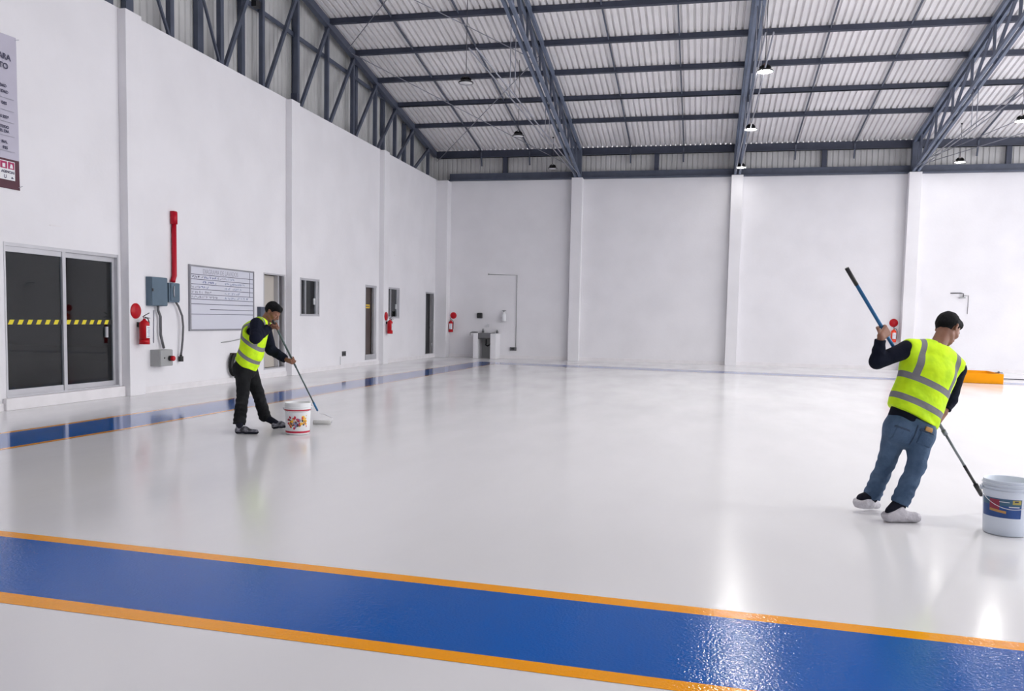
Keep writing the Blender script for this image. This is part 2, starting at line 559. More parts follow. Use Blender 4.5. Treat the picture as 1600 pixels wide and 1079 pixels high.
# girt and posts behind the truss, carrying the cladding
tag(MB().bar((-10.095, 13.0, 8.36), (-10.095, 26.6, 8.36), 0.045, 0.10).build('cladding_girt', M['steel'], origin=None),
    'dark horizontal rail crossing behind the gable truss on the left', 'girt')
for i, y in enumerate((13.7, 15.9, 17.55, 20.1, 23.9, 26.1, 28.1)):
    lab = ['broad dark post behind the gable truss, nearest the camera', 'thick dark post behind the gable truss just short of the ridge',
           'slim dark post behind the gable truss beyond the ridge', 'dark cladding post behind the truss above the second left pilaster',
           'dark cladding post behind the truss, third from the far corner', 'dark cladding post behind the truss, second from the far corner',
           'dark cladding post behind the truss, nearest the far corner'][i]
    o = MB().box((-10.22, y - (0.07 if i > 1 else 0.1), HW + 0.02), (-10.12, y + (0.07 if i > 1 else 0.1), zr(y) - 0.02)).build('cladding_post', M['steel'], origin=None)
    tag(o, lab, 'post', 'posts behind the gable truss')
# small black box on the girt and stub on wall top
tag(MB().box((-10.07, 17.80, 8.31), (-9.95, 18.0, 8.47)).build('cable_clamp', M['black']), 'small black clamp on the rail behind the gable truss', 'clamp')
tag(MB().box((-9.86, 19.28, 6.32), (-9.70, 19.40, 6.78)).build('steel_bracket', M['purlin']), 'dark steel bracket hanging at the top of the left wall beside a pilaster', 'bracket')

# main trusses, each landing on a pilaster of the back wall
TX = [x + 0.197 for x in PX]
TL = ['blue steel roof truss landing on the leftmost back pilaster', 'blue steel roof truss in mid picture, on the second back pilaster',
      'blue steel roof truss at right, on the third back pilaster']
zb = lambda y: zr(y) - 0.96
for ti, x in enumerate(TX[:4]):
    if ti == 3: break
    t = thing('roof_truss', TL[ti], 'roof truss', (x, 30.85, HW), 0, 'main roof trusses')
    ti_m = Matrix.Translation((-x, -30.85, -HW))

    def tb(name, segs, wd_, ht, material, side=None, parent=None):
        b = MB()
        for p, q in segs: b.bar(p, q, wd_, ht, side)
        b.v = [tuple(ti_m @ Vector(v)) for v in b.v]
        return b.build(name, material, parent or t)
    y0, y1 = 16.42, 30.9
    tb('top_chord', [((x + s, y0, zr(y0) + 0.0), (x + s, y1, zr(y1) + 0.0)) for s in (-0.075, 0.075)], 0.075, 0.13, M['truss'])
    tb('bottom_chord', [((x + s, y0, zb(y0)), (x + s, y1 - 0.1, zb(y1))) for s in (-0.075, 0.075)], 0.075, 0.10, M['truss'])
    tb('end_plate', [((x, 30.86, HW + 0.04), (x, 30.86, zr(31) + 0.05))], 0.26, 0.22, M['steel'], (1, 0, 0))
    nn = NODES + [30.6]
    for i, y in enumerate(nn[:-1]):
        tb('vertical_strut', [((x, y, zb(y)), (x, y, zr(y)))], 0.06, 0.06, M['steel'], (1, 0, 0))
        y2 = nn[i + 1]
        tb('diagonal_strut', [((x, y, zr(y)), (x, y2, zb(y2)))], 0.07, 0.05, M['steel'], (1, 0, 0))
    for s in (-0.07, 0.07):
        b = MB().tube([(x + s, 30.8, HW + 0.10), (x + s, y0, HW + 0.16)], 0.016, 6)
        b.v = [tuple(ti_m @ Vector(v)) for v in b.v]
        b.build('tie_rod', M['rod'], t)
    for y in (20.0, 24.6):
        b = MB()
        for s in (-0.06, 0.06): b.tube([(x + s, y, HW + 0.13), (x + s, y, zb(y))], 0.010, 6)
        b.v = [tuple(ti_m @ Vector(v)) for v in b.v]
        b.build('hanger_rod', M['rod'], t)

# purlins
PL = ['second from the top of the picture, right above the others', 'third', 'fourth']
for i, y in enumerate([19.88, 21.60, 23.32, 25.05, 26.80, 28.52]):
    lab = ['dark roof purlin topmost in the picture, highest up the slope', 'dark roof purlin second from the top of the picture',
           'dark roof purlin third from the top of the picture', 'dark roof purlin fourth from the top, level with the big lit lamp',
           'dark roof purlin fifth from the top, second above the back eave', 'dark roof purlin lowest on the slope, just above the back eave beam'][i]
    b = MB()
    b.bar((-10.0, y, zr(y) + HP / 2), (XR, y, zr(y) + HP / 2), 0.09, HP)
    b.bar((-10.0, y + 0.03, zr(y) + 0.01), (XR, y + 0.03, zr(y) + 0.01), 0.13, 0.02)
    o = b.build('roof_purlin', M['purlin'])
    tag(o, lab, 'purlin', 'roof purlins')
b = MB().box((-9.9, 30.97, 7.40), (XR, 31.08, zr(31) + HP - 0.03)); b.box((-9.9, 30.90, 7.40), (XR, 31.08, 7.43))
tag(b.build('eave_beam', M['purlin']), 'dark steel beam along the eave where roof meets back wall cladding', 'beam')
b = MB().box((-9.4, 30.86, HW + 0.0), (XR, 31.12, HW + 0.05)); b.box((-9.4, 31.0, HW + 0.05), (XR, 31.12, HW + 0.28))
tag(b.build('wall_beam', M['steel']), 'blue-grey steel beam lying along the top of the back wall', 'beam')
bays = [(-10.0, TX[0])] + list(zip(TX[:3], TX[1:4]))
bn = ['in the far left bay', 'between left and middle trusses', 'between middle and right trusses', 'right of the right truss']
for i, (a, c) in enumerate(bays):
    xm = (a + c) / 2
    tag(MB().box((xm - 0.08, 30.98, HW + 0.28), (xm + 0.08, 31.1, 7.4)).build('eave_post', M['purlin'], origin=None),
        'short dark post above the back wall ' + bn[i], 'post', 'short posts between wall beam and eave beam')
    for j in (1, 2):
        x = a + (c - a) * j / 3
        b = MB()
        b.bar((x, 19.0, zr(19.0) + 0.07), (x, 30.95, zr(30.95) + 0.07), 0.035, 0.05)
        b.bar((x, 30.93, zr(30.9)), (x, 31.06, 7.1), 0.05, 0.05)
        tag(b.build('sag_bar', M['steel'], origin=None), ('left' if j == 1 else 'right') + ' thin sag bar down the roof slope ' + bn[i], 'bar', 'sag bars between purlins')
# wind bracing rods
segs = [((-9.9, 31, 7.3), (TX[0], 23.3, zr(23.3) - 0.25), 'thin brace rod from the far left corner up to the left truss'),
        ((-9.9, 23.0, zr(23) - 0.1), (TX[0] - 0.1, 30.7, 6.9), 'thin brace rod falling from the gable truss to the leftmost back pilaster'),
        ((-9.9, 22.75, zr(23) - 0.05), (TX[0], 16.5, zr(16.5) - 0.25), 'thin brace rod leaving the picture top, left of the hanging lamp'),
        ((TX[0], 23.3, zr(23.3) - 0.45), (-9.9, 16.5, zr(16.5) - 0.2), 'thin brace rod reaching the left truss near the top of the picture'),
        ((TX[2] + 0.1, 30.8, 6.8), (12.1, 26.5, 8.0), 'lower thin brace rod rising right from the third back pilaster'),
        ((TX[2] + 0.1, 30.8, 6.9), (12.1, 24.5, 8.7), 'upper thin brace rod rising right from the third back pilaster')]
for p, q, lab in segs:
    tag(MB().tube([p, q], 0.012, 6).build('brace_rod', M['rod'], origin=None), lab, 'brace rod')

# ------------------------------------------------------------------ high-bay lamps
def lampmat(on):
    if not on: return M['lampoff']
    k = 'lampon_%d' % on
    if k not in M: M[k] = mat(k, (1.0, 0.98, 0.94), 0.5, emit=float(on))
    return M[k]


def lamp(x, y, z, on, label, grp):
    t = thing('pendant_lamp', label, 'lamp', (x, y, z), 0, grp)
    MB().lathe([(0, 0.10), (0.055, 0.10), (0.065, 0.085), (0.07, 0.05), (0.10, 0.04), (0.155, 0.015), (0.168, 0.0), (0.168, -0.018), (0.150, -0.02), (0.150, -0.008), (0, -0.008)]).build('lamp_shade', M['black'], t)
    MB().lathe([(0, -0.016), (0.148, -0.016), (0.149, -0.008)]).build('diffuser', lampmat(on), t)
    b = MB()
    for k in range(14):
        a = 2 * PI * k / 14
        b.bar((0.05 * math.cos(a), 0.05 * math.sin(a), 0.11), (0.11 * math.cos(a), 0.11 * math.sin(a), 0.05), 0.006, 0.05)
    b.build('cooling_fins', M['black'], t)
    MB().tube([(-0.02, 0, 0.10), (-0.025, 0, 0.14), (0, 0, 0.165), (0.025, 0, 0.14), (0.02, 0, 0.10)], 0.006, 6).build('hook', M['lampbrown'] if on else M['black'], t)
    MB().tube([(0, 0, 0.16), (0.01, 0, (zr(y) - z) / 2), (0, 0, zr(y) - z + 0.02)], 0.008, 6).build('cable', M['cable'], t)
    if y > 29: MB().tube([(0, 0, zr(y) - z + 0.02), (0, 0, zr(y) - z + 0.06)], 0.03, 8).build('ceiling_rose', M['black'], t)


for (y, dz, nm) in ((18.6, 0, 'nearest and largest'), (24.1, 0, 'middle'), (29.8, 0.08, 'farthest and smallest')):
    lamp(-5.30, y, 6.67 + dz, False, 'unlit black pendant lamp with white face, %s of the left row' % nm, 'unlit pendant lamps')
for (y, nm) in ((18.7, 'nearest and brightest'), (24.1, 'middle'), (29.8, 'farthest, low beside the pilaster top')):
    lamp(1.08, y, 6.67, 700 if y < 20 else (260 if y < 26 else 60), 'lit pendant lamp beside the middle truss, %s' % nm, 'lit pendant lamps')
lamp(7.72, 29.6, 6.67, 60, 'lit pendant lamp hanging low right of the right truss', 'lit pendant lamps')
lamp(7.63, 24.0, 6.67, 260, 'lit pendant lamp cut by the right edge of the picture', 'lit pendant lamps')
lamp(7.63, 18.6, 6.67, 700, 'lit pendant lamp out of view, seen only as a glint on the blue floor band', 'lit pendant lamps')

for (x, y, nm) in ((1.08, 13.0, 'over the middle of the hall'), (1.08, 7.4, 'above the near floor, left row'), (7.63, 13.0, 'right of the hall middle'), (7.63, 7.4, 'above the near floor, right row')):  # unseen lamps continuing the rows, added to brighten near floor and roof
    lamp(x, y, 6.67, 420, 'added lit pendant lamp, unseen outside the picture, ' + nm, 'lit pendant lamps')

# ------------------------------------------------------------------ doors and windows
# sliding glass door
d = struct(bpy.data.objects.new('door_1', None)); COL.objects.link(d)
FX0, FX1 = -9.83, -9.765


def fbox(mb, y0, y1, z0, z1, x0=FX0, x1=FX1):
    e = len(mb.v) / 8 * 0.0009          # overlapping frame members never share a face
    return mb.box((x0 - e, y0, z0 - e), (x1 + e, y1, z1 + e))


Y0, Y1, Z0, Z1, YM = 10.38, 12.83, 0.18, 2.42, 11.55
b = MB(); fbox(b, Y0, Y1, Z1 - 0.05, Z1); fbox(b, Y0, Y1, Z0, Z0 + 0.025); fbox(b, Y0, Y0 + 0.03, Z0, Z1); fbox(b, Y1 - 0.03, Y1, Z0, Z1)
b.build('door_frame', M['alu'], d)
b = MB(); fbox(b, Y0 + 0.03, YM + 0.05, Z1 - 0.13, Z1 - 0.05, -9.82, -9.785); fbox(b, Y0 + 0.03, YM + 0.05, Z0 + 0.025, Z0 + 0.11, -9.82, -9.785); fbox(b, YM - 0.02, YM + 0.05, Z0 + 0.025, Z1 - 0.05, -9.82, -9.772)
lf = b.build('sliding_leaf', M['alu'], d)
MB().box((-9.803, Y0 + 0.03, Z0 + 0.11), (-9.799, YM - 0.02, Z1 - 0.13)).build('pane', M['glass'], lf)
b = MB(); fbox(b, YM + 0.05, Y1 - 0.03, Z1 - 0.13, Z1 - 0.05, -9.85, -9.82); fbox(b, YM + 0.05, Y1 - 0.03, Z0 + 0.025, Z0 + 0.10, -9.85, -9.82); fbox(b, Y1 - 0.09, Y1 - 0.03, Z0 + 0.025, Z1 - 0.05, -9.85, -9.82)
lf2 = b.build('fixed_leaf', M['alu'], d)
MB().box((-9.838, YM + 0.05, Z0 + 0.10), (-9.834, Y1 - 0.09, Z1 - 0.13)).build('pane', M['glass'], lf2)
# hazard tape across both panes
for (a, c, xx, par, nm) in ((Y0 + 0.035, YM - 0.02, -9.797, lf, 0), (YM + 0.055, Y1 - 0.095, -9.832, lf2, 1)):
    b = MB(); b.box((xx, a, 1.238), (xx + 0.002, c, 1.312)); b.cur = 1
    y = a + 0.04
    while y + 0.10 < c:
        X = xx + 0.0035
        b.add([(X, y, 1.240), (X, y + 0.085, 1.240), (X, min(y + 0.125, c), 1.310), (X, y + 0.04, 1.310)], [(0, 1, 2, 3)])
        y += 0.178
    b.build('hazard_tape', [M['black'], M['yellowtape']], par)
MB().box((-9.83, 12.55, 1.02), (-9.80, 12.60, 1.20)).build('door_handle', M['alu'], d)
# things in the room seen through the glass
b = MB(); b.box((-11.6, 12.4, 0.11), (-10.9, 13.2, 1.5))
tag(b.build('filing_cabinet', M['room'], bevel=0.01), 'pale cabinet standing in the dark room behind the sliding glass door', 'cabinet')
tag(MB().box((-11.7, 13.0, 1.55), (-10.8, 13.28, 2.25)).build('notice_board', M['roompale'], bevel=0.01), 'pale panel hung above the cabinet behind the sliding glass', 'board')

# open beige door
d = struct(bpy.data.objects.new('door_2', None)); COL.objects.link(d)
b = MB(); fbox(b, 17.78, 18.80, 2.375, 2.41); fbox(b, 17.78, 17.81, 0.2, 2.41); fbox(b, 18.74, 18.80, 0.2, 2.41); fbox(b, 18.60, 18.66, 0.2, 2.375, -9.95, -9.85); fbox(b, 17.78, 18.80, 0.2, 0.225)
b.build('door_frame', M['alu'], d)
b = MB(); b.box((-9.99, 17.81, 0.225), (-9.95, 18.60, 2.37))
db = b.build('door_panel', M['beige'], d, bevel=0.004)
MB().box((-9.95, 18.50, 1.15), (-9.92, 18.54, 1.30)).build('door_handle', M['black'], db)
MB().box((-10.1, 18.66, 0.225), (-9.9, 18.74, 2.37)).build('door_jamb', M['brown'], d)
# narrow brown door with aluminium frame
d = struct(bpy.data.objects.new('door_3', None)); COL.objects.link(d)
b = MB(); fbox(b, 23.79, 24.68, 2.33, 2.40); fbox(b, 23.79, 23.82, 0.17, 2.40); fbox(b, 24.50, 24.68, 0.17, 2.40, -9.83, -9.80); fbox(b, 24.46, 24.50, 0.17, 2.40, -9.83, -9.77); fbox(b, 23.79, 24.68, 0.17, 0.32)
b.build('door_frame', M['alu'], d)
dp = MB().box((-9.90, 23.82, 0.32), (-9.86, 24.46, 2.33)).build('door_panel', M['brown'], d)
MB().box((-9.86, 23.98, 1.71), (-9.852, 24.34, 1.82)).build('door_sign', M['sign'], dp)
b = MB()
for i in range(3): b.box((-9.852, 24.04 + i * 0.09, 1.745), (-9.850, 24.10 + i * 0.09, 1.785))
b.build('sign_lettering', M['ink'], dp)
MB().box((-9.86, 23.86, 1.02), (-9.80, 23.90, 1.14)).build('door_handle', M['black'], dp)
# dark doorway in the corner
d = struct(bpy.data.objects.new('door_4', None)); COL.objects.link(d)
b = MB(); fbox(b, 29.43, 30.42, 2.34, 2.39); fbox(b, 29.43, 29.46, 0.145, 2.39); fbox(b, 30.36, 30.42, 0.145, 2.39)
b.build('door_frame', M['alu'], d)
dp = MB().box((-9.95, 29.46, 0.145), (-9.91, 30.36, 2.34)).build('door_panel', M['black'], d)  # black sheet standing in for the darkness of the open doorway
b = MB()
for z in (0.5, 1.3, 2.1): b.tube([(-9.83, 30.34, z - 0.05), (-9.83, 30.34, z + 0.05)], 0.016, 8)
b.build('hinge', M['alu'], d)
MB().ball((-9.88, 30.28, 1.1), 0.035).build('door_knob', M['chrome'], dp)


def window(n, y0, y1, z0, z1):
    d = struct(bpy.data.objects.new('window_%d' % n, None)); COL.objects.link(d)
    b = MB(); fbox(b, y0, y1, z1 - 0.055, z1); fbox(b, y0, y1, z0, z0 + 0.055); fbox(b, y0, y0 + 0.05, z0, z1); fbox(b, y1 - 0.16, y1, z0, z1, -9.83, -9.79); fbox(b, y1 - 0.05, y1, z0, z1)
    b.build('window_frame', M['alu'], d)
    ym = y0 + (y1 - y0) * 0.34
    b = MB(); b.box((-9.84, ym - 0.02, z0 + 0.055), (-9.80, ym + 0.02, z1 - 0.055))
    sa = b.build('sash', M['alu'], d)
    MB().box((-9.842, y0 + 0.05, z0 + 0.055), (-9.838, ym - 0.02, z1 - 0.055)).build('pane', M['glass'], sa)
    MB().box((-9.822, ym + 0.02, z0 + 0.055), (-9.818, y1 - 0.16, z1 - 0.055)).build('pane', M['glass'], sa)
    MB().box((-9.82, y1 - 0.24, z0 + 0.30), (-9.79, y1 - 0.19, z0 + 0.46)).build('window_latch', M['white'], d)


window(1, 19.59, 20.68, 1.44, 2.39)
window(2, 25.64, 26.70, 1.42, 2.41)

# ------------------------------------------------------------------ things on the left wall
# vinyl banner
t = thing('wall_banner', 'tall pale vinyl banner with maroon foot hanging high on the left wall', 'banner', (XL, 10.0, 3.18))
L0, L1 = -0.75, 0.685
b = MB()
nz, ny = 12, 8
for part, z0, z1 in ((0, 0.42, 2.16), (1, 0.0, 0.42)):
    b2 = MB()
    gv = []
    for i in range(nz + 1):
        for j in range(ny + 1):
            z = z0 + (z1 - z0) * i / nz; y = L0 + (L1 - L0) * j / ny
            xo = 0.012 + 0.006 * math.sin(y * 7 + z * 2.5) * math.sin(z * 3.1)
            dz = -0.02 * math.sin(PI * j / ny) if (part == 0 and i == nz) else 0
            gv.append((xo, y + (0.015 * (1 - z / 2.16)), z + dz))
    b2.add(gv, [(i * (ny + 1) + j, i * (ny + 1) + j + 1, (i + 1) * (ny + 1) + j + 1, (i + 1) * (ny + 1) + j) for i in range(nz) for j in range(ny)], True)
    b2.build('vinyl_sheet' if part == 0 else 'maroon_foot', M['banner'] if part == 0 else M['maroon'], t)


def btext(s, size, y, z, material, align='RIGHT', x=0.024):
    text_obj(s, size, material, Matrix(((0, 0, 1, x), (1, 0, 0, y), (0, 1, 0, z), (0, 0, 0, 1))), t, 'lettering', align, bold=0.002)


btext('PARA', 0.115, 0.57, 1.80, M['ink']); btext('ENTO', 0.115, 0.52, 1.67, M['ink'])
for z, s1 in ((1.41, 'DAD'), (1.33, 'IDAD'), (1.17, 'DES'), (0.98, 'S 2023'), (0.84, 'A TODO'), (0.78, 'EL DIA'), (0.63, 'NAL'), (0.55, 'RES'), ):
    btext(s1, 0.055, 0.51 if len(s1) > 3 else 0.48, z, M['ink'])
b = MB()
for z in (1.26, 1.09, 0.93, 0.735, 0.70 - 0.18):
    b.box((0.022, -0.6, z), (0.0235, 0.61, z + 0.008))
b.build('ruled_lines', M['inkgrey'], t)
b = MB(); b.box((0.026, -0.5, 0.12), (0.028, 0.595, 0.385)); b.cur = 1
b.box((0.0285, 0.33, 0.275), (0.029, 0.455, 0.375)); b.box((0.0285, 0.47, 0.275), (0.029, 0.585, 0.375)); b.cur = 0
b.box((0.0292, 0.37, 0.29), (0.0296, 0.42, 0.345))
b.add([(0.0297, 0.50, 0.29), (0.0297, 0.56, 0.29), (0.0297, 0.55, 0.34), (0.0297, 0.52, 0.355)], [(0, 1, 2, 3)])
b.build('printed_label', [M['white'], M['pink']], t)
btext('AGENCIAS', 0.05, 0.585, 0.215, M['ink'], x=0.0295); btext('U', 0.07, 0.44, 0.14, M['ink'], x=0.0295)
MB().lathe([(0, 0), (0.022, 0.0), (0.0, 0.03)], (0.0295, 0.54, 0.145), 10, (0, 0, 1)).build('small_emblem', M['ink'], t)
b = MB()
for (y, z) in ((0.66, 2.12), (0.67, 0.04)): b.tube([(0.02, y, z), (0.01, y + 0.08, z + 0.03)], 0.004, 5)
b.build('tie_cord', M['inkgrey'], t)

# electrical panels, red pipe, conduits
t = thing('electrical_cabinet', 'larger blue-grey electrical cabinet on the left wall, left of the smaller one', 'electrical box', (XL, 13.80, 1.575))
MB().box((0, -0.235, 0), (0.11, 0.235, 0.52)).build('cabinet_body', M['panel'], t, bevel=0.006)
MB().box((0.11, -0.225, 0.01), (0.125, 0.225, 0.51)).build('panel_door', M['panel'], t, bevel=0.004)
MB().box((0.125, -0.23, 0.26), (0.135, -0.20, 0.31)).build('latch', M['black'], t)
t = thing('electrical_switch_box', 'smaller blue-grey switch box on the left wall under the red pipe', 'electrical box', (XL, 14.24, 1.65))
MB().box((0, -0.16, 0), (0.12, 0.16, 0.36)).build('cabinet_body', M['panel'], t, bevel=0.006)
MB().box((0.12, -0.12, 0.03), (0.135, 0.15, 0.35)).build('panel_door', M['panel'], t, bevel=0.004)
MB().tube([(0.137, -0.03, 0.10), (0.155, -0.06, 0.2), (0.137, -0.03, 0.30)], 0.012, 8).build('switch_lever', M['alu'], t)
t = thing('red_pipe', 'vertical red pipe with end cap above the electrical boxes on the left wall', 'pipe', (XL, 14.30, 2.03))
MB().tube([(0.05, 0, -0.0), (0.05, 0.01, 0.04), (0.05, 0.05, 0.12), (0.05, 0.05, 1.20)], 0.045, 14).build('pipe_run', M['redpipe'], t)
MB().tube([(0.05, 0.05, 1.08), (0.05, 0.05, 1.30)], 0.065, 14).build('end_cap', M['redpipe'], t)
MB().box((0, 0.0, 1.20), (0.09, 0.10, 1.32)).build('wall_bracket', M['redpipe'], t, bevel=0.01)
tag(MB().tube([(XL + 0.06, 13.83, 1.58), (XL + 0.06, 13.83, 1.50), (XL + 0.06, 13.90, 1.38), (XL + 0.06, 13.90, 1.05), (XL + 0.06, 13.96, 0.88), (XL + 0.06, 13.99, 0.80)], 0.024, 10).build('flexible_conduit', M['hose']),
    'grey flexible conduit from the large electrical cabinet down to the push-button box', 'conduit')
tag(MB().tube([(XL + 0.012, 13.78, 1.5), (XL + 0.012, 13.76, 0.9)], 0.008, 6).build('thin_cable', M['inkgrey']), 'thin pale cable on the wall left of the conduit', 'cable')
t = thing('hanging_conduit', 'grey flexible conduit hanging loose from the smaller electrical box', 'conduit', (XL, 14.42, 0.6))
MB().tube([(0.06, -0.05, 1.06), (0.07, 0.02, 0.98), (0.08, 0.12, 0.80), (0.08, 0.15, 0.60), (0.08, 0.13, 0.35), (0.07, 0.11, 0.15), (0.06, 0.10, 0.06)], 0.020, 10).build('conduit_tube', M['hose'], t)
b = MB(); b.box((0.03, 0.065, -0.07), (0.09, 0.135, 0.03)); b.tube([(0.06, 0.10, 0.03), (0.06, 0.10, 0.06)], 0.025, 10)
b.build('plug', M['black'], t)
t = thing('push_button_box', 'grey control box with red push button low on the left wall', 'control box', (XL, 13.86, 0.48))
MB().box((0, -0.19, 0), (0.20, 0.19, 0.30)).build('box_body', M['greybox'], t, bevel=0.006)
MB().box((0.20, -0.18, 0.01), (0.212, 0.18, 0.29)).build('box_lid', M['greybox'], t, bevel=0.004)
MB().tube([(0.212, 0.08, 0.14), (0.26, 0.08, 0.14)], 0.05, 16).build('button_collar', M['black'], t)
MB().tube([(0.26, 0.08, 0.14), (0.30, 0.08, 0.14), (0.315, 0.08, 0.14)], [0.048, 0.048, 0.035], 16).build('push_button', M['red'], t)
MB().tube([(0.212, -0.07, 0.15), (0.218, -0.07, 0.15)], 0.015, 10).build('key_switch', M['black'], t)


def extinguisher(loc, rz, label, red, detail=True, hgt=0.50):
    """local -Y points away from the wall"""
    t = thing('fire_extinguisher', label, 'fire extinguisher', loc, rz, 'fire extinguishers')
    r = 0.085; s = hgt / 0.5
    c = (0, -0.13, 0)
    MB().lathe([(0, 0.06), (r, 0.06), (r, 0.34 * s), (r * 0.93, 0.375 * s), (r * 0.6, 0.405 * s), (r * 0.3, 0.42 * s), (r * 0.3, 0.44 * s), (0, 0.44 * s)], c).build('cylinder', red, t)
    MB().lathe([(0, 0.0), (r * 1.03, 0.0), (r * 1.03, 0.075), (r * 0.9, 0.08)], c).build('base_skirt', red, t)
    MB().lathe([(r + 0.002, 0.11), (r + 0.002, 0.32 * s)], c, 16, None, -PI / 2 - 0.6, -PI / 2 + 0.9).build('label', M['white'], t)
    b = MB()
    for i in range(7): b.lathe([(r + 0.003, 0.13 + i * 0.026), (r + 0.003, 0.137 + i * 0.026)], c, 10, None, -PI / 2 - 0.4 + 0.1 * (i % 3), -PI / 2 + 0.7 - 0.15 * (i % 2))
    b.build('label_print', M['inkblue'], t)
    MB().tube([(0, -0.13, 0.43 * s), (0, -0.13, 0.48 * s)], 0.018, 10).build('valve', M['chrome'], t)
    MB().bar((-0.0, -0.10, 0.475 * s), (0.0, -0.24, 0.455 * s), 0.022, 0.010).build('carry_handle', M['black'], t)
    MB().bar((0.0, -0.11, 0.485 * s), (0.0, -0.23, 0.545 * s), 0.022, 0.008).build('squeeze_lever', M['black'], t)
    MB().tube([(0.01, -0.14, 0.46 * s), (0.07, -0.15, 0.45 * s), (0.105, -0.15, 0.38 * s), (0.10, -0.15, 0.22 * s), (0.097, -0.15, 0.12)], 0.010, 8).build('hose', M['black'], t)
    MB().box((-0.03, -0.06, 0.30), (0.03, 0, 0.38)).build('wall_hook', M['black'], t)
    return t


def round_sign(loc, rz, r, label):
    t = thing('round_sign', label, 'sign', loc, rz, 'round red signs')
    MB().lathe([(0, 0.0), (r, 0.0), (r, 0.012), (r * 0.96, 0.02), (0, 0.02)], (0, 0, 0), 28, (0, -1, 0)).build('disc', M['red'], t)
    MB().bar((0, -0.021, -0.04), (0, -0.021, 0.05), 0.05, 0.004, (1, 0, 0)).build('printed_mark', M['redpipe'], t)


extinguisher((XL + 0.157, 13.12, 0.90), PI / 2, 'red fire extinguisher on the nearest left pilaster, next to the electrical boxes', M['red'])
round_sign((XL + 0.157, 13.06, 1.475), PI / 2, 0.135, 'round red disc on the nearest left pilaster, above its extinguisher')
extinguisher((XL + 0.157, 25.10, 0.94), PI / 2, 'red fire extinguisher on the left wall under the farther window', M['red'])
round_sign((XL + 0.157, 25.08, 1.48), PI / 2, 0.135, 'round red disc above the extinguisher by the farther window')
extinguisher((-9.24, YB, 0.94), 0, 'red fire extinguisher on the back wall beside the corner column', M['red'])
round_sign((-9.18, YB, 1.565), 0, 0.125, 'round red disc above the extinguisher in the far corner')
extinguisher((6.30, YB, 0.94), 0, 'bright red fire extinguisher behind the raised hand of the worker at right', M['redorange'])
round_sign((6.31, YB, 1.59), 0, 0.14, 'round red disc just right of the raised hand holding the pole')

# whiteboard
t = thing('whiteboard', 'large ruled whiteboard with handwriting on the left wall', 'whiteboard', (XL, 14.88, 1.13))
W_, H_ = 2.42, 1.25
MB().box((0, 0, 0), (0.02, W_, H_)).build('board_face', M['board'], t)
b = MB()
b.box((0, -0.02, -0.022), (0.04, 0.025, H_ + 0.022)); b.box((0, W_ - 0.02, -0.022), (0.032, W_ + 0.015, H_ + 0.022)); b.box((0, 0.025, H_ - 0.01), (0.03, W_ - 0.02, H_ + 0.02)); b.box((0, 0.025, -0.02), (0.03, W_ - 0.02, 0.012))
b.build('board_frame', M['aludark'], t)
b = MB()
zs = [1.085, 0.99, 0.895, 0.795, 0.695, 0.60, 0.505, 0.40, 0.305]
for i, z in enumerate(zs):
    b.box((0.0205, 0.05 if i != 7 else 0.7, z), (0.0225, W_ - 0.03, z + 0.011))
b.box((0.0205, 2.24, 0.69), (0.0225, 2.255, H_ - 0.02))
b.build('ruled_lines', M['ink'], t)
tm = lambda y, z: Matrix(((0, 0, 1, 0.0225), (1, 0, 0, y), (0, 1, 0, z), (0, 0, 0, 1)))
text_obj('DIAGRAMA DE LAVADOS', 0.135, M['inkgrey'], tm(0.45, 1.115), t, 'handwriting', sx=0.86)


def scribble(y0, y1, z, h, r, seed):
    rnd = random.Random(seed); b = MB(); y = y0
    while y < y1:
        n = rnd.randint(2, 4); wv = h * 0.55
        for _ in range(n):
            p = [(0.0225, y + rnd.random() * wv, z + rnd.random() * h) for _ in range(3)]
            for q in range(2): b.bar((0.0222, p[q][1], p[q][2]), (0.0222, p[q + 1][1] + 0.001, p[q + 1][2]), 0.004, r)
            y += wv * 0.8
        y += h * rnd.choice((0.1, 0.2, 0.9))
    return b


inks = {}
for i, (y0, y1, zi, mk) in enumerate([(0.08, 0.42, 0, 'ink'), (0.5, 0.95, 0, 'inkblue'), (0.98, 1.25, 0, 'inkgrey'), (1.3, 1.55, 0, 'inkteal'), (0.45, 0.9, 1, 'inkblue'), (1.25, 1.45, 1, 'inkteal'), (1.5, 2.0, 1, 'inkteal'),
                                      (0.06, 0.3, 2, 'inkgrey'), (0.33, 0.62, 2, 'inkblue'), (1.25, 1.45, 2, 'inkteal'), (1.55, 1.85, 2, 'inkteal'), (0.06, 0.75, 3, 'inkgrey'), (1.25, 1.45, 3, 'inkteal'), (1.5, 1.8, 3, 'inkteal'),
                                      (0.06, 0.6, 4, 'inkgrey'), (0.65, 0.95, 4, 'inkgrey'), (1.25, 2.1, 4, 'inkteal')]):
    q_ = scribble(y0, y1, zs[zi + 1] + 0.025, 0.052, 0.006, i); inks.setdefault(mk, MB()).add(q_.v, q_.f)
for mk, q_ in inks.items(): q_.build('handwriting', M[mk], t)

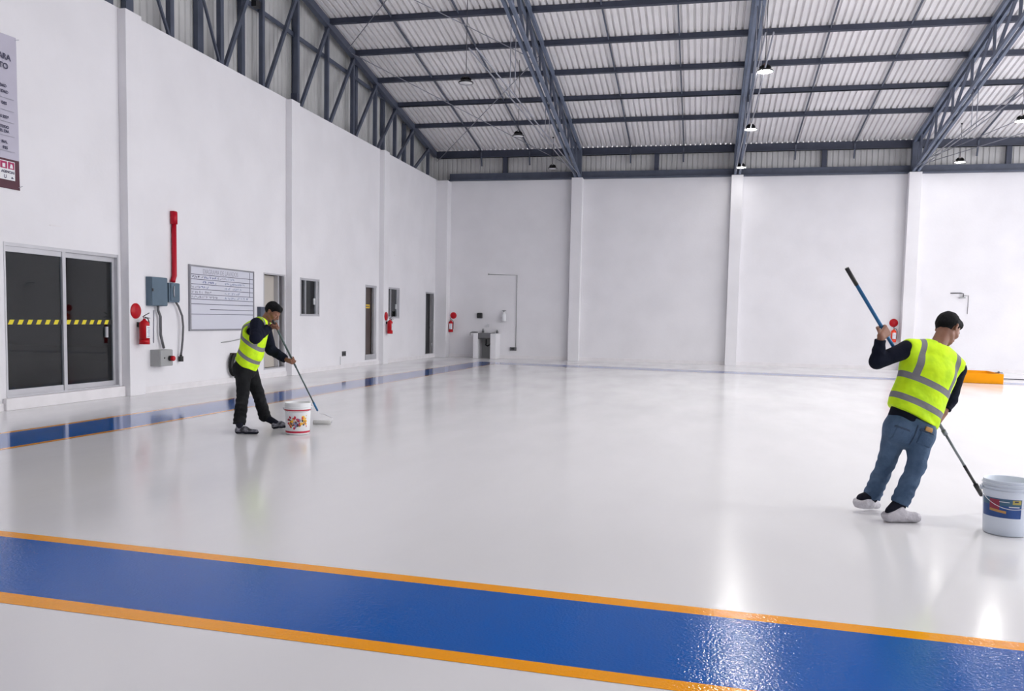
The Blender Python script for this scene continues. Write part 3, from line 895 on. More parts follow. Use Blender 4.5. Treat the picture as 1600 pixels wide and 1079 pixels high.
# switch box by the beige door, outlets, hose coil
tag(MB().box((XL, 17.49, 1.33), (XL + 0.09, 17.70, 1.63)).build('wall_box', M['steel'], bevel=0.008), 'small dark grey box on the left wall behind the bending worker', 'box')
t = thing('wall_outlet', 'dark outlet plate low on the left wall between window and brown door', 'outlet', (XL, 22.25, 0.34))
MB().box((0, -0.13, 0), (0.012, 0.13, 0.14)).build('cover_plate', M['hose'], t)
b = MB(); b.box((0.012, -0.10, 0.03), (0.022, -0.02, 0.11)); b.box((0.012, 0.02, 0.03), (0.022, 0.10, 0.11)); b.build('socket', M['black'], t)
tag(MB().box((XL, 22.0, 0.11), (XL + 0.006, 22.02, 0.34)).build('surface_cable', M['greybox']), 'thin cable line below the outlet on the left wall', 'cable')
t = thing('hose_coil', 'coiled black hose hung on the left wall behind the bending worker', 'hose', (XL, 16.42, 0.10))
b = MB()
for kk in range(5):
    rr = 0.205 - 0.022 * (kk % 3)
    b.tube([(0.05 + 0.022 * kk, rr * 0.92 * math.cos(a), 0.28 + rr * 1.15 * math.sin(a)) for a in [2 * PI * q / 28 for q in range(28)]], 0.017, 8, closed=True)
b.build('coil', M['black'], t)
MB().box((0, -0.06, 0.44), (0.14, 0.06, 0.53)).build('hose_hook', M['brown'], t)
MB().tube([(0.08, 0.0, 0.08), (0.09, -0.02, 0.04), (0.08, -0.02, 0.0)], 0.014, 8).build('hose_end', M['black'], t)
tag(MB().tube([(XL + 0.01, 16.0, 0.86), (XL + 0.05, 16.3, 0.88), (XL + 0.05, 16.9, 0.94)], 0.010, 6).build('wall_bar', M['greybox']), 'thin pale bar on the left wall above the hose coil', 'bar')
for y, z in ((11.4, 2.75), (26.3, 3.45)):
    tag(MB().bar((XL + 0.004, y - 0.12, z), (XL + 0.004, y + 0.12, z + 0.01), 0.006, 0.02).build('wall_scuff', M['sill'], origin=None),
        'faint patched scar in the plaster above the ' + ('sliding glass door' if y < 20 else 'farther window'), 'patch')

# ------------------------------------------------------------------ things on the back wall
t = thing('wash_sink', 'grey utility sink set between two white masonry piers in the far corner', 'sink', (-7.80, 30.6, 0))
for x0, x1 in ((-0.42, -0.24), (0.24, 0.46)):
    MB().box((x0, -0.30 if x0 < 0 else -0.32, 0), (x1, 0.38, 0.93)).build('pier', M['wall'], t, bevel=0.02)
b = MB(); b.box((-0.24, -0.25, 0.74), (0.24, -0.21, 0.94)); b.box((-0.24, 0.30, 0.74), (0.24, 0.34, 0.94)); b.box((-0.24, -0.25, 0.72), (0.24, 0.34, 0.76)); b.box((-0.238, -0.21, 0.76), (-0.21, 0.30, 0.938)); b.box((0.21, -0.21, 0.76), (0.238, 0.30, 0.938))
b.build('basin', M['sinkst'], t)
MB().tube([(0.0, 0.05, 0.74), (0.0, 0.05, 0.55), (-0.02, 0.05, 0.50), (0.04, 0.08, 0.46), (0.10, 0.15, 0.50), (0.13, 0.3, 0.58), (0.13, 0.39, 0.6)], 0.028, 8).build('drain_trap', M['black'], t)
b = MB(); b.tube([(0, 0.39, 1.20), (0, 0.30, 1.21), (0, 0.28, 1.17)], 0.015, 8); b.tube([(0, 0.33, 1.21), (0, 0.33, 1.26)], 0.012, 8); b.bar((-0.04, 0.33, 1.26), (0.04, 0.33, 1.26), 0.012, 0.012)
b.build('tap', M['chrome'], t)
MB().box((-0.24, 0.35, 0.0), (0.24, 0.39, 0.74)).build('back_panel', M['greybox'], t)
t2 = thing('dark_rag', 'dark rag draped over the left pier of the sink', 'rag', (-8.17, 30.42, 0.965))
b = MB(); b.tube([(0.10, 0.02, 0.0), (0.0, 0, 0.0), (-0.09, -0.05, 0.0), (-0.14, -0.16, -0.02), (-0.14, -0.18, -0.12)], [0.02, 0.03, 0.03, 0.018, 0.01], 8)
b.build('cloth', M['concrete'], t2)
for (x, lab) in ((-8.0, 'small dark bottle standing on the left end of the sink'), (-7.45, 'small dark jar with pale lid on the right pier of the sink')):
    tt = thing('small_bottle', lab, 'bottle', (x, 30.92, 0.945 if x < -7.9 else 0.935), 0, 'bottles on the sink')
    MB().lathe([(0, 0), (0.045, 0), (0.045, 0.07), (0.02, 0.10), (0.02, 0.12), (0, 0.12)]).build('bottle_body', M['concrete'], tt)
    MB().lathe([(0, 0.12), (0.024, 0.12), (0.024, 0.145), (0, 0.145)]).build('cap', M['black'] if x < -7.9 else M['white'], tt)
t = thing('paper_dispenser', 'small black dispenser box on the back wall above the sink', 'dispenser', (-8.14, YB, 1.48))
MB().box((-0.095, -0.12, 0), (0.095, 0, 0.20)).build('box_body', M['black'], t, bevel=0.02)
MB().box((-0.13, -0.02, 0.03), (-0.095, 0, 0.17)).build('side_plate', M['greybox'], t)
t = thing('white_extinguisher', 'white wall-hung cylinder right of the sink', 'fire extinguisher', (-7.2, YB, 1.38))
MB().lathe([(0, 0), (0.085, 0), (0.09, 0.02), (0.09, 0.26), (0.07, 0.31), (0.03, 0.33), (0.03, 0.36), (0, 0.36)], (0, -0.12, 0)).build('cylinder', M['white'], t)
b = MB(); b.tube([(0, -0.12, 0.36), (0, -0.12, 0.40)], 0.022, 8); b.bar((-0.08, -0.12, 0.40), (0.08, -0.12, 0.40), 0.02, 0.02); b.build('valve', M['hose'], t)
MB().box((-0.09, -0.03, 0.10), (-0.12, 0, 0.16)).build('wall_strap', M['greybox'], t)
t = thing('wall_conduit', 'thin grey conduit running up and across the back wall right of the sink', 'conduit', (-6.75, YB, 0.43))
MB().tube([(0, -0.015, 0), (0, -0.015, 2.66), (-1.08, -0.015, 2.69)], 0.014, 6).build('conduit_run', M['greybox'], t)
MB().ball((-1.08, -0.02, 2.69), 0.03).build('end_fitting', M['greybox'], t)
t = thing('outlet_box', 'dark grey outlet box low on the back wall under the thin conduit', 'outlet', (-6.82, YB, 0.30))
MB().box((-0.15, -0.06, 0), (0.10, 0, 0.13)).build('cover_plate', M['hose'], t, bevel=0.01)
MB().box((-0.09, -0.065, 0.04), (0.03, -0.06, 0.10)).build('socket', M['black'], t)
t = thing('wall_fixture', 'small grey bracket fixture with thin drop wire high on the back wall at right', 'bracket', (8.38, YB, 2.48))
b = MB(); b.tube([(-0.36, -0.03, 0.13), (-0.04, -0.04, 0.14), (0.03, -0.05, 0.12), (0.03, -0.05, 0.0)], 0.017, 8)
b.build('arm', M['hose'], t)
MB().box((-0.09, -0.09, -0.03), (0.09, -0.01, 0.01)).build('bracket_plate', M['greybox'], t)
MB().tube([(0.03, -0.02, 0.06), (0.2, -0.02, 0.06), (0.19, -0.01, -0.55)], 0.008, 6).build('drop_wire', M['hose'], t)
# orange pit guard
t = thing('orange_guard_rail', 'low orange steel box frame standing on the floor behind the worker at right', 'barrier', (6.95, 25.0, 0))
b = MB()
b.add([(-1.2, 0.36, 0.002), (0.90, -0.27, 0.002), (0.90, -0.27, 0.262), (-1.2, 0.36, 0.262)], [(0, 1, 2, 3)])
MB().bar((-1.0, 0.30, 0.132), (0.87, -0.22, 0.132), 0.03, 0.26).build('front_panel', M['orange'], t, bevel=0.004)
MB().bar((0.86, -0.22, 0.132), (1.02, 1.60, 0.132), 0.03, 0.26).build('side_panel', M['orange'], t, bevel=0.004)
MB().bar((-1.0, 0.30, 0.132), (-0.84, 2.12, 0.132), 0.03, 0.26).build('side_panel', M['orange'], t, bevel=0.004)
MB().bar((-0.84, 2.12, 0.132), (1.02, 1.60, 0.132), 0.03, 0.26).build('back_panel', M['orange'], t, bevel=0.004)
tag(MB().tube([(8.1, 27.3, 0.015), (9.5, 27.0, 0.015), (11.5, 26.9, 0.015), (13.5, 26.4, 0.015)], 0.012, 6).build('floor_cable', M['cable']),
    'dark cable lying on the floor at right behind the orange frame', 'cable')
t = thing('floor_fitting', 'small grey fitting against the foot of the back wall at far right', 'fitting', (9.6, 30.9, 0.0))
MB().ball((0, 0, 0.03), 0.035, 8).build('knob', M['hose'], t); MB().tube([(-0.12, 0, 0.02), (0.12, 0, 0.02)], 0.012, 6).build('stem', M['hose'], t)

# ------------------------------------------------------------------ paint buckets
def bucket(loc, rz, R, H, label, kind):
    t = thing('paint_bucket', label, 'bucket', loc, rz)
    r0 = R * 0.90
    body = M['white'] if kind == 0 else M['bluewhite']
    MB().lathe([(0, 0.004), (r0 - 0.006, 0.0), (r0, 0.008), (R * 0.985, H * 0.80), (R * 0.985, H * 0.985), (R, H), (R * 0.985, H + 0.003), (R * 0.955, H), (R * 0.955, H * 0.6), (r0 * 0.97, 0.012), (0, 0.012)], n=48).build('bucket_body', body, t)
    b = MB()
    for z in ((0.86, 0.80) if kind == 0 else (0.93, 0.87, 0.81)):
        rr = R * 0.99
        b.lathe([(rr, H * z), (rr + 0.008, H * z + 0.001), (rr + 0.008, H * z + 0.006), (rr, H * z + 0.008)], n=48)
    b.build('rim_ring', body, t)
    MB().lathe([(0, H * 0.80), (R * 0.95, H * 0.80)], n=32).build('paint', M['paint'], t)
    # wire bail resting against the side, with ears
    b = MB(); a0 = PI * 0.0
    pts = []
    for q in range(25):
        u = q / 24 * PI
        x = (R + 0.012) * math.cos(u); yv = -(R + 0.02) * math.sin(u) - 0.004
        pts.append((x * 1.0, yv, H * 0.82 - 0.115 * math.sin(u) ** 1.0 * (1 if kind else 0.35)))
    b.tube(pts, 0.0028, 6); b.build('bail_handle', M['chrome'], t)
    b = MB()
    for s in (-1, 1): b.tube([(s * R * 0.97, 0, H * 0.83), (s * (R + 0.018), 0, H * 0.83)], 0.016, 10)
    b.build('handle_ear', body, t)
    rad = lambda z: r0 + (R * 0.985 - r0) * z / (H * 0.80) + 0.0012

    def patch(name, u0, u1, z0, z1, material, lift=0.0, n=14, skew=0.0):
        b = MB(); vs = []
        for j in range(n + 1):
            u = -PI / 2 + u0 + (u1 - u0) * j / n
            for z in (z0, z1):
                rr = rad(min(z, H * 0.8)) + lift
                vs.append((rr * math.cos(u), rr * math.sin(u), z + skew * (j / n)))
        b.add(vs, [(2 * j, 2 * j + 2, 2 * j + 3, 2 * j + 1) for j in range(n)], True)
        return b.build(name, material, t)
    if kind == 0:
        patch('red_band', -PI, PI, H * 0.755, H * 0.815, M['bucketred'], 0.004, 48)
        patch('red_band', -PI, PI, H * 0.055, H * 0.115, M['bucketred'], 0.002, 48)
        rnd = random.Random(4)
        groups = {}
        for q in range(90):
            lobe = rnd.choice((-0.58, -0.48, 0.0, 0.05, 0.52, 0.6))
            u = lobe + rnd.gauss(0, 0.16); z = H * (0.41 + rnd.gauss(0, 0.075))
            mk = rnd.choice(('splashyellow', 'splashyellow', 'bucketred', 'splashdark')) if abs(lobe) > 0.2 else rnd.choice(('bucketred', 'bucketred', 'splashblue', 'splashdark'))
            bb_ = groups.setdefault(mk, MB())
            sz = rnd.uniform(0.008, 0.024); cnt = 7; ph = rnd.random() * 6
            li = 0.0012 + 0.00012 * (q % 8)
            vs = []
            for c_ in range(cnt):
                a = ph + 2 * PI * c_ / cnt; rr_ = sz * rnd.uniform(0.45, 1.2)
                uu = u + rr_ * math.cos(a) / R; zz = z + rr_ * math.sin(a)
                rr2 = rad(zz) + li
                vs.append((rr2 * math.cos(uu - PI / 2), rr2 * math.sin(uu - PI / 2), zz))
            bb_.add(vs, [tuple(range(cnt))])
        sp_ = MB(); ks = list(groups)
        for i_, mk in enumerate(ks):
            sp_.cur = i_; sp_.add(groups[mk].v, groups[mk].f)
        sp_.build('splash_print', [M[k_] for k_ in ks], t)
    else:
        lb = patch('label', -1.45, 0.42, H * 0.34, H * 0.69, M['labelblue'], 0.0)
        patch('label_stripe', -1.44, 0.41, H * 0.56, H * 0.685, M['labelteal'], 0.0006)
        patch('label_picture', -0.95, -0.5, H * 0.48, H * 0.67, M['labelred'], 0.0012)
        patch('label_roller', -0.95, -0.22, H * 0.455, H * 0.50, M['tan'], 0.0016, skew=-0.012)
        patch('label_badge', 0.02, 0.38, H * 0.60, H * 0.68, M['labelyellow'], 0.0012)
        patch('label_line', -0.12, 0.32, H * 0.545, H * 0.56, M['white'], 0.0014)
        patch('label_line', -0.52, -0.1, H * 0.63, H * 0.64, M['white'], 0.0014)
        patch('label_mark', 0.10, 0.26, H * 0.64, H * 0.665, M['ink'], 0.0018)
    return t


bucket((-4.816, 9.60, 0.003), 0.42, 0.158, 0.385, 'white paint bucket with red bands and colourful splash print beside the bending worker', 0)
bucket((2.160, 6.62, 0.003), -0.10, 0.158, 0.385, 'large white paint bucket with blue printed label at the right edge', 1)

# ------------------------------------------------------------------ people: bodies and clothing grown as smooth solid fields
def V(*a): return np.array(a, float)


def unit(v):
    v = np.array(v, float); return v / (np.linalg.norm(v) + 1e-12)


class Field:
    """smooth union of tapered, optionally flattened limbs sampled on a grid"""
    def __init__(s, lo, hi, cell):
        s.lo = np.array(lo, float); s.cell = cell
        s.n = np.ceil((np.array(hi) - s.lo) / cell).astype(int) + 1
        s.F = np.full(s.n, 0.12, np.float32)

    def win(s, lo, hi):
        a = np.clip(np.floor((np.array(lo) - s.lo) / s.cell).astype(int), 0, s.n)
        b = np.clip(np.ceil((np.array(hi) - s.lo) / s.cell).astype(int) + 1, 0, s.n)
        sl = tuple(slice(i, j) for i, j in zip(a, b))
        ax = [s.lo[k] + s.cell * np.arange(a[k], b[k]) for k in range(3)]
        X, Y, Z = np.meshgrid(*ax, indexing='ij')
        return sl, X, Y, Z

    def dist(s, X, Y, Z, p):
        a, b = V(*p['a']), V(*p['b'])
        d = b - a; L = np.linalg.norm(d)
        if L < 1e-6: d = V(0, 0, 1); L = 1e-6
        else: d = d / L
        w = V(*p.get('w', (1, 0, 0))); w = w - d * w.dot(d)
        if np.linalg.norm(w) < 1e-3: w = V(0, 1, 0) - d * d[1]
        w = unit(w); nn = np.cross(d, w)
        x, y, z = X - a[0], Y - a[1], Z - a[2]
        t = x * d[0] + y * d[1] + z * d[2]
        u = x * w[0] + y * w[1] + z * w[2]
        v = x * nn[0] + y * nn[1] + z * nn[2]
        tc = np.clip(t / L, 0, 1)
        ra, rb = p['ra'], p['rb']
        ra = ra if isinstance(ra, tuple) else (ra, ra); rb = rb if isinstance(rb, tuple) else (rb, rb)
        ru = ra[0] + (rb[0] - ra[0]) * tc; rv = ra[1] + (rb[1] - ra[1]) * tc
        te = np.where(t < 0, t, np.where(t > L, t - L, 0))
        rm = np.minimum(ru, rv)
        rt = rm * p.get('end', 1.0)
        q = np.sqrt((u / ru) ** 2 + (v / rv) ** 2 + (te / rt) ** 2)
        D = (q - 1) * rm
        rp = p.get('rip')
        if rp:
            amp, wl, tilt, t0, t1 = rp
            ph = np.arctan2(v, u)
            m_ = np.clip((tc - t0) / 0.12, 0, 1) * np.clip((t1 - tc) / 0.12, 0, 1)
            D = D - amp * m_ * np.sin(2 * PI * t / wl + tilt * np.sin(ph + 1.3) + 1.7 * np.sin(2 * ph + t * 21))
        return D

    def union(s, prims, k=0.02):
        for p in prims:
            a, b = V(*p['a']), V(*p['b'])
            ra, rb = p['ra'], p['rb']
            R = max(ra if not isinstance(ra, tuple) else max(ra), rb if not isinstance(rb, tuple) else max(rb)) * max(1, p.get('end', 1)) + 0.05
            sl, X, Y, Z = s.win(np.minimum(a, b) - R, np.maximum(a, b) + R)
            D = s.dist(X, Y, Z, p)
            kk = p.get('k', k)
            F = s.F[sl]
            if kk > 0:
                h = np.clip(0.5 + 0.5 * (F - D) / kk, 0, 1)
                s.F[sl] = F * (1 - h) + D * h - kk * h * (1 - h)
            else: s.F[sl] = np.minimum(F, D)
        return s

    def cut(s, prims, k=0.0):
        for p in prims:
            a, b = V(*p['a']), V(*p['b'])
            ra, rb = p['ra'], p['rb']
            R = max(ra if not isinstance(ra, tuple) else max(ra), rb if not isinstance(rb, tuple) else max(rb)) * max(1, p.get('end', 1)) + 0.05
            sl, X, Y, Z = s.win(np.minimum(a, b) - R, np.maximum(a, b) + R)
            s.F[sl] = np.maximum(s.F[sl], -s.dist(X, Y, Z, p))
        return s

    def grid(s):
        ax = [s.lo[k] + s.cell * np.arange(s.n[k]) for k in range(3)]
        return np.meshgrid(*ax, indexing='ij', sparse=True)

    def half(s, c, nrm, wave=0.0):
        """keep the side of the plane that nrm points away from"""
        X, Y, Z = s.grid(); nrm = unit(nrm)
        D = (X - c[0]) * nrm[0] + (Y - c[1]) * nrm[1] + (Z - c[2]) * nrm[2]
        if wave: D = D + wave * np.sin(X * 23 + Z * 9) * np.cos(Y * 19 + 1)
        s.F = np.maximum(s.F, D.astype(np.float32))
        return s

    def copy(s):
        o = object.__new__(Field); o.lo, o.cell, o.n, o.F = s.lo, s.cell, s.n, s.F.copy(); return o

    def noise(s, amp, f=30.0, seed=0.0):
        X, Y, Z = s.grid()
        s.F = s.F + (amp * np.sin(X * f + seed + 2 * np.sin(Z * f * 0.37)) * np.sin(Z * f * 0.8 + 1.3 * np.sin(Y * f * 0.6 + seed)) * np.cos(Y * f * 0.9 + seed)).astype(np.float32)
        return s

    def mesh(s):
        F = s.F.copy()
        F[0], F[-1] = 1, 1; F[:, 0], F[:, -1] = 1, 1; F[:, :, 0], F[:, :, -1] = 1, 1
        I = F < 0
        nx, ny, nz = F.shape
        c = np.zeros((nx - 1, ny - 1, nz - 1), np.int8)
        for dx in (0, 1):
            for dy in (0, 1):
                for dz in (0, 1):
                    c += I[dx:nx - 1 + dx, dy:ny - 1 + dy, dz:nz - 1 + dz]
        act = (c > 0) & (c < 8)
        idx = np.argwhere(act)
        num = np.full(act.shape, -1, np.int64); num[act] = np.arange(len(idx))
        P = np.zeros((len(idx), 3)); cnt = np.zeros(len(idx))
        i, j, k = idx.T
        corners = [(a, b, d) for a in (0, 1) for b in (0, 1) for d in (0, 1)]
        for ca in corners:
            for axn in range(3):
                if ca[axn] == 1: continue
                cb = list(ca); cb[axn] = 1
                fa = F[i + ca[0], j + ca[1], k + ca[2]]; fb = F[i + cb[0], j + cb[1], k + cb[2]]
                x = (fa < 0) != (fb < 0)
                t = np.where(x, fa / np.where(x, fa - fb, 1), 0)
                pos = np.stack([np.full(len(i), float(q)) for q in ca], 1); pos[:, axn] += t
                P[x] += pos[x]; cnt[x] += 1
        P = (P / cnt[:, None] + idx) * s.cell + s.lo
        fs = []
        for axn in range(3):
            sh = [slice(0, n_) for n_ in F.shape]; s0 = list(sh); s1 = list(sh)
            s0[axn] = slice(0, -1); s1[axn] = slice(1, None)
            A, B = I[tuple(s0)], I[tuple(s1)]
            for flip, e in ((0, A & ~B), (1, B & ~A)):
                q = np.argwhere(e)
                o = [0, 1, 2]; o.remove(axn); u, v = o
                q = q[(q[:, u] > 0) & (q[:, v] > 0) & (q[:, u] < F.shape[u] - 1) & (q[:, v] < F.shape[v] - 1)]
                if not len(q): continue
                def g(du, dv):
                    r = q.copy(); r[:, u] += du; r[:, v] += dv
                    return num[r[:, 0], r[:, 1], r[:, 2]]
                quad = np.stack([g(-1, -1), g(0, -1), g(0, 0), g(-1, 0)], 1)
                if (flip == 1) != (axn == 1): quad = quad[:, ::-1]
                fs.append(quad)
        return P, np.concatenate(fs)


def link_field(f, name, material, parent, attr=None, smooth=2, base=None):
    P, Q = f.mesh()
    # light Laplacian smoothing
    for _ in range(smooth):
        acc = np.zeros_like(P); cn = np.zeros(len(P))
        for a, b in ((0, 1), (1, 2), (2, 3), (3, 0)):
            np.add.at(acc, Q[:, a], P[Q[:, b]]); np.add.at(cn, Q[:, a], 1)
            np.add.at(acc, Q[:, b], P[Q[:, a]]); np.add.at(cn, Q[:, b], 1)
        P = 0.5 * P + 0.5 * acc / np.maximum(cn, 1)[:, None]
    base = np.array(base) if base is not None else np.array(parent.location)
    me = bpy.data.meshes.new(name)
    L = P - base
    me.vertices.add(len(L)); me.vertices.foreach_set('co', L.astype(np.float32).ravel())
    me.loops.add(Q.size); me.loops.foreach_set('vertex_index', Q.astype(np.int32).ravel())
    me.polygons.add(len(Q)); me.polygons.foreach_set('loop_start', (np.arange(len(Q)) * 4).astype(np.int32))
    me.polygons.foreach_set('loop_total', np.full(len(Q), 4, np.int32))
    me.update(calc_edges=True); me.validate()
    me.polygons.foreach_set('use_smooth', np.ones(len(me.polygons), bool))
    me.materials.append(material)
    if attr is not None:
        at_ = me.attributes.new('cloth', 'FLOAT_VECTOR', 'POINT')
        at_.data.foreach_set('vector', attr(P).astype(np.float32).ravel())
    o = bpy.data.objects.new(name, me); COL.objects.link(o)
    if parent is not None: o.parent = parent
    return o


def C(a, b, ra, rb=None, **kw):
    d = dict(a=tuple(a), b=tuple(b), ra=ra, rb=ra if rb is None else rb); d.update(kw); return d


def vest_material(bands, strap, sw, top, name, zip_x=None):
    """hi-vis fabric; grey tape laid by the cloth's own coordinates (x across, y up the spine, z front/back)"""
    m = bpy.data.materials.new(name); m.use_nodes = True
    nt = m.node_tree; b = nt.nodes['Principled BSDF']
    b.inputs['Roughness'].default_value = 0.75
    at_ = nt.nodes.new('ShaderNodeAttribute'); at_.attribute_name = 'cloth'
    sp = nt.nodes.new('ShaderNodeSeparateXYZ'); nt.links.new(at_.outputs['Vector'], sp.inputs[0])

    def mth(op, a, c=None, d=None):
        n = nt.nodes.new('ShaderNodeMath'); n.operation = op
        for k_, v in enumerate((a, c, d)):
            if v is None: continue
            if isinstance(v, (int, float)): n.inputs[k_].default_value = v
            else: nt.links.new(v, n.inputs[k_])
        return n.outputs[0]
    ax_ = mth('ABSOLUTE', sp.outputs[0])
    tot = None
    for c_, w_ in bands:
        q = mth('LESS_THAN', mth('ABSOLUTE', mth('SUBTRACT', sp.outputs[1], c_)), w_)
        tot = q if tot is None else mth('MAXIMUM', tot, q)
    st = mth('LESS_THAN', mth('ABSOLUTE', mth('SUBTRACT', ax_, strap)), sw)
    st = mth('MULTIPLY', st, mth('GREATER_THAN', sp.outputs[1], top))
    tot = mth('MAXIMUM', tot, st)
    n = nt.nodes.new('ShaderNodeTexNoise'); n.inputs['Scale'].default_value = 9
    tc = nt.nodes.new('ShaderNodeTexCoord'); nt.links.new(tc.outputs['Object'], n.inputs['Vector'])
    r = nt.nodes.new('ShaderNodeValToRGB')
    r.color_ramp.elements[0].position = 0.35; r.color_ramp.elements[1].position = 0.6
    r.color_ramp.elements[0].color = (0.52, 0.84, 0.0, 1); r.color_ramp.elements[1].color = (0.68, 1.0, 0.0, 1)
    nt.links.new(n.outputs['Fac'], r.inputs['Fac'])
    mx = nt.nodes.new('ShaderNodeMix'); mx.data_type = 'RGBA'
    nt.links.new(tot, mx.inputs[0]); nt.links.new(r.outputs[0], mx.inputs[6]); mx.inputs[7].default_value = (0.20, 0.20, 0.21, 1)
    nt.links.new(mx.outputs[2], b.inputs['Base Color'])
    n2 = nt.nodes.new('ShaderNodeTexNoise'); n2.inputs['Scale'].default_value = 7; n2.inputs['Detail'].default_value = 3
    nt.links.new(tc.outputs['Object'], n2.inputs['Vector'])
    bp = nt.nodes.new('ShaderNodeBump'); bp.inputs['Strength'].default_value = 0.6; bp.inputs['Distance'].default_value = 0.03
    nt.links.new(n2.outputs['Fac'], bp.inputs['Height']); nt.links.new(bp.outputs[0], b.inputs['Normal'])
    return m


def grip(O, a, wr, nrm, flip=1, r=0.026, fr=0.0088):
    """hand closed around a pole: O centre on the pole, a pole direction (towards the little finger),
    wr unit vector from the pole toward the wrist, nrm side of the pole the palm lies on"""
    a = unit(a); wr = unit(V(*wr) - a * np.dot(wr, a)); n_ = np.cross(a, wr) * flip
    pr_ = []
    W = O + wr * 0.085 + n_ * 0.018
    kn = []
    for i in range(4):
        o = O + a * (-0.033 + 0.0215 * i)
        k0 = o + n_ * (r + 0.004) - wr * 0.004
        kn.append(k0)
        pr_.append(C(W + a * (-0.018 + 0.012 * i), k0, 0.017, 0.0125, k=0.012))
        ln_ = (0.95, 1.06, 1.0, 0.82)[i]
        pts = [k0]
        for th in (55, 105, 160, 215):
            t_ = math.radians(20 + (th - 20) * ln_)
            pts.append(o + n_ * r * math.cos(t_) - wr * r * 1.05 * math.sin(t_))
        for q in range(4): pr_.append(C(pts[q], pts[q + 1], fr * (1 - 0.05 * q), fr * (0.95 - 0.05 * q), k=0.003))
    # thumb leaves the side of the palm near its base, closes from the other side
    tb_ = W - a * 0.018 - wr * 0.015
    t1 = O - a * 0.048 + wr * 0.036 - n_ * 0.006
    t2 = O - a * 0.046 + wr * 0.012 - n_ * 0.026
    t3 = O - a * 0.036 - wr * 0.014 - n_ * 0.029
    pr_ += [C(tb_, t1, 0.016, 0.012, k=0.008), C(t1, t2, 0.0115, 0.0105, k=0.003), C(t2, t3, 0.0105, 0.0085, k=0.003)]
    return W, pr_


def head_prims(c, f, u):
    f = unit(f); u = unit(V(*u) - f * np.dot(u, f)); sd = np.cross(f, u)
    P = lambda x, y, z: c + sd * x + f * y + u * z
    w = tuple(sd)
    pr_ = [dict(a=tuple(P(0, -0.018, 0.03)), b=tuple(P(0, 0.022, 0.025)), ra=(0.076, 0.085), rb=(0.070, 0.080), w=w, end=1.0),
           dict(a=tuple(P(0, 0.035, -0.02)), b=tuple(P(0, 0.040, -0.075)), ra=(0.060, 0.055), rb=(0.042, 0.040), w=w),
           C(P(0, 0.072, -0.085), P(0, 0.074, -0.09), 0.021, k=0.02),                                # chin
           C(P(-0.045, 0.01, -0.055), P(-0.028, 0.06, -0.082), 0.020, 0.018), C(P(0.045, 0.01, -0.055), P(0.028, 0.06, -0.082), 0.020, 0.018),
           C(P(0, 0.092, 0.012), P(0, 0.112, -0.026), 0.009, 0.013, k=0.012),                        # nose
           C(P(-0.013, 0.098, -0.03), P(0.013, 0.098, -0.03), 0.008, k=0.008),
           C(P(-0.040, 0.080, 0.018), P(0.040, 0.080, 0.018), 0.013, k=0.014),                       # brow
           C(P(-0.02, 0.089, -0.052), P(0.02, 0.089, -0.052), 0.0075, k=0.005), C(P(-0.016, 0.088, -0.063), P(0.016, 0.088, -0.063), 0.0080, k=0.004),
           C(P(-0.045, 0.068, -0.022), P(-0.04, 0.066, -0.03), 0.018), C(P(0.045, 0.068, -0.022), P(0.04, 0.066, -0.03), 0.018)]
    for s_ in (-1, 1):                                                                                # ears
        pr_ += [C(P(s_ * 0.076, -0.004, 0.020), P(s_ * 0.082, -0.018, 0.018), 0.010, k=0.004), C(P(s_ * 0.082, -0.018, 0.018), P(s_ * 0.078, -0.010, -0.022), 0.009, 0.008, k=0.004),
                C(P(s_ * 0.076, 0.0, 0.018), P(s_ * 0.076, 0.0, -0.022), 0.006, k=0.004)]
    cuts = [C(P(s_ * 0.031, 0.097, 0.0), P(s_ * 0.033, 0.097, 0.0), 0.014) for s_ in (-1, 1)]
    return pr_, cuts, P, sd, f, u


def eyes(P, parent):
    base = np.array(parent.location)
    for s_ in (-1, 1):
        c_ = P(s_ * 0.031, 0.078, 0.0) - base
        MB().ball(c_, 0.0115, 10).build('eye', M['eye'], parent)


def hair_field(F0, c, P, sd, f, u, lo, hi, cell, cut_f=0.9, hl=0.0):
    H = Field(lo, hi, cell)
    w = tuple(sd)
    H.union([dict(a=tuple(P(0, -0.022, 0.036)), b=tuple(P(0, 0.022, 0.036)), ra=(0.085, 0.094), rb=(0.079, 0.090), w=w, end=1.03),
             C(P(-0.04, 0.055, 0.080), P(0.04, 0.055, 0.080), 0.024)], 0.03)
    # keep what lies above a line from forehead to nape, clear of the ears
    H.half(P(0, 0.0, -0.022 + hl), f * 0.80 - u * 1.0)
    H.cut([C(P(-0.09, 0.085, 0.0), P(0.09, 0.085, 0.0), 0.062)])
    H.cut([C(P(-0.12, 0.0, -0.01), P(0.12, 0.0, -0.01), 0.030)])
    H.noise(0.0022, 110)
    return H


def foot_prims(heel, toe, up, wd_, hh, sole=True):
    """heel and toe are points on the sole"""
    heel, toe, up = V(*heel), V(*toe), unit(up)
    d = unit(toe - heel); up = unit(up - d * np.dot(up, d)); sd = np.cross(d, up)
    L = np.linalg.norm(toe - heel)
    w = tuple(sd)
    g = lambda t, h_: heel + d * L * t + up * h_
    return [dict(a=tuple(g(0.13, hh * 0.42)), b=tuple(g(0.45, hh * 0.40)), ra=(wd_ * 0.40, hh * 0.42), rb=(wd_ * 0.44, hh * 0.40), w=w),
            dict(a=tuple(g(0.45, hh * 0.36)), b=tuple(g(0.88, hh * 0.27)), ra=(wd_ * 0.47, hh * 0.38), rb=(wd_ * 0.44, hh * 0.32), w=w),
            dict(a=tuple(g(0.14, hh * 0.5)), b=tuple(g(0.42, hh * 0.62)), ra=(wd_ * 0.34, hh * 0.5), rb=(wd_ * 0.32, hh * 0.40), w=w)]


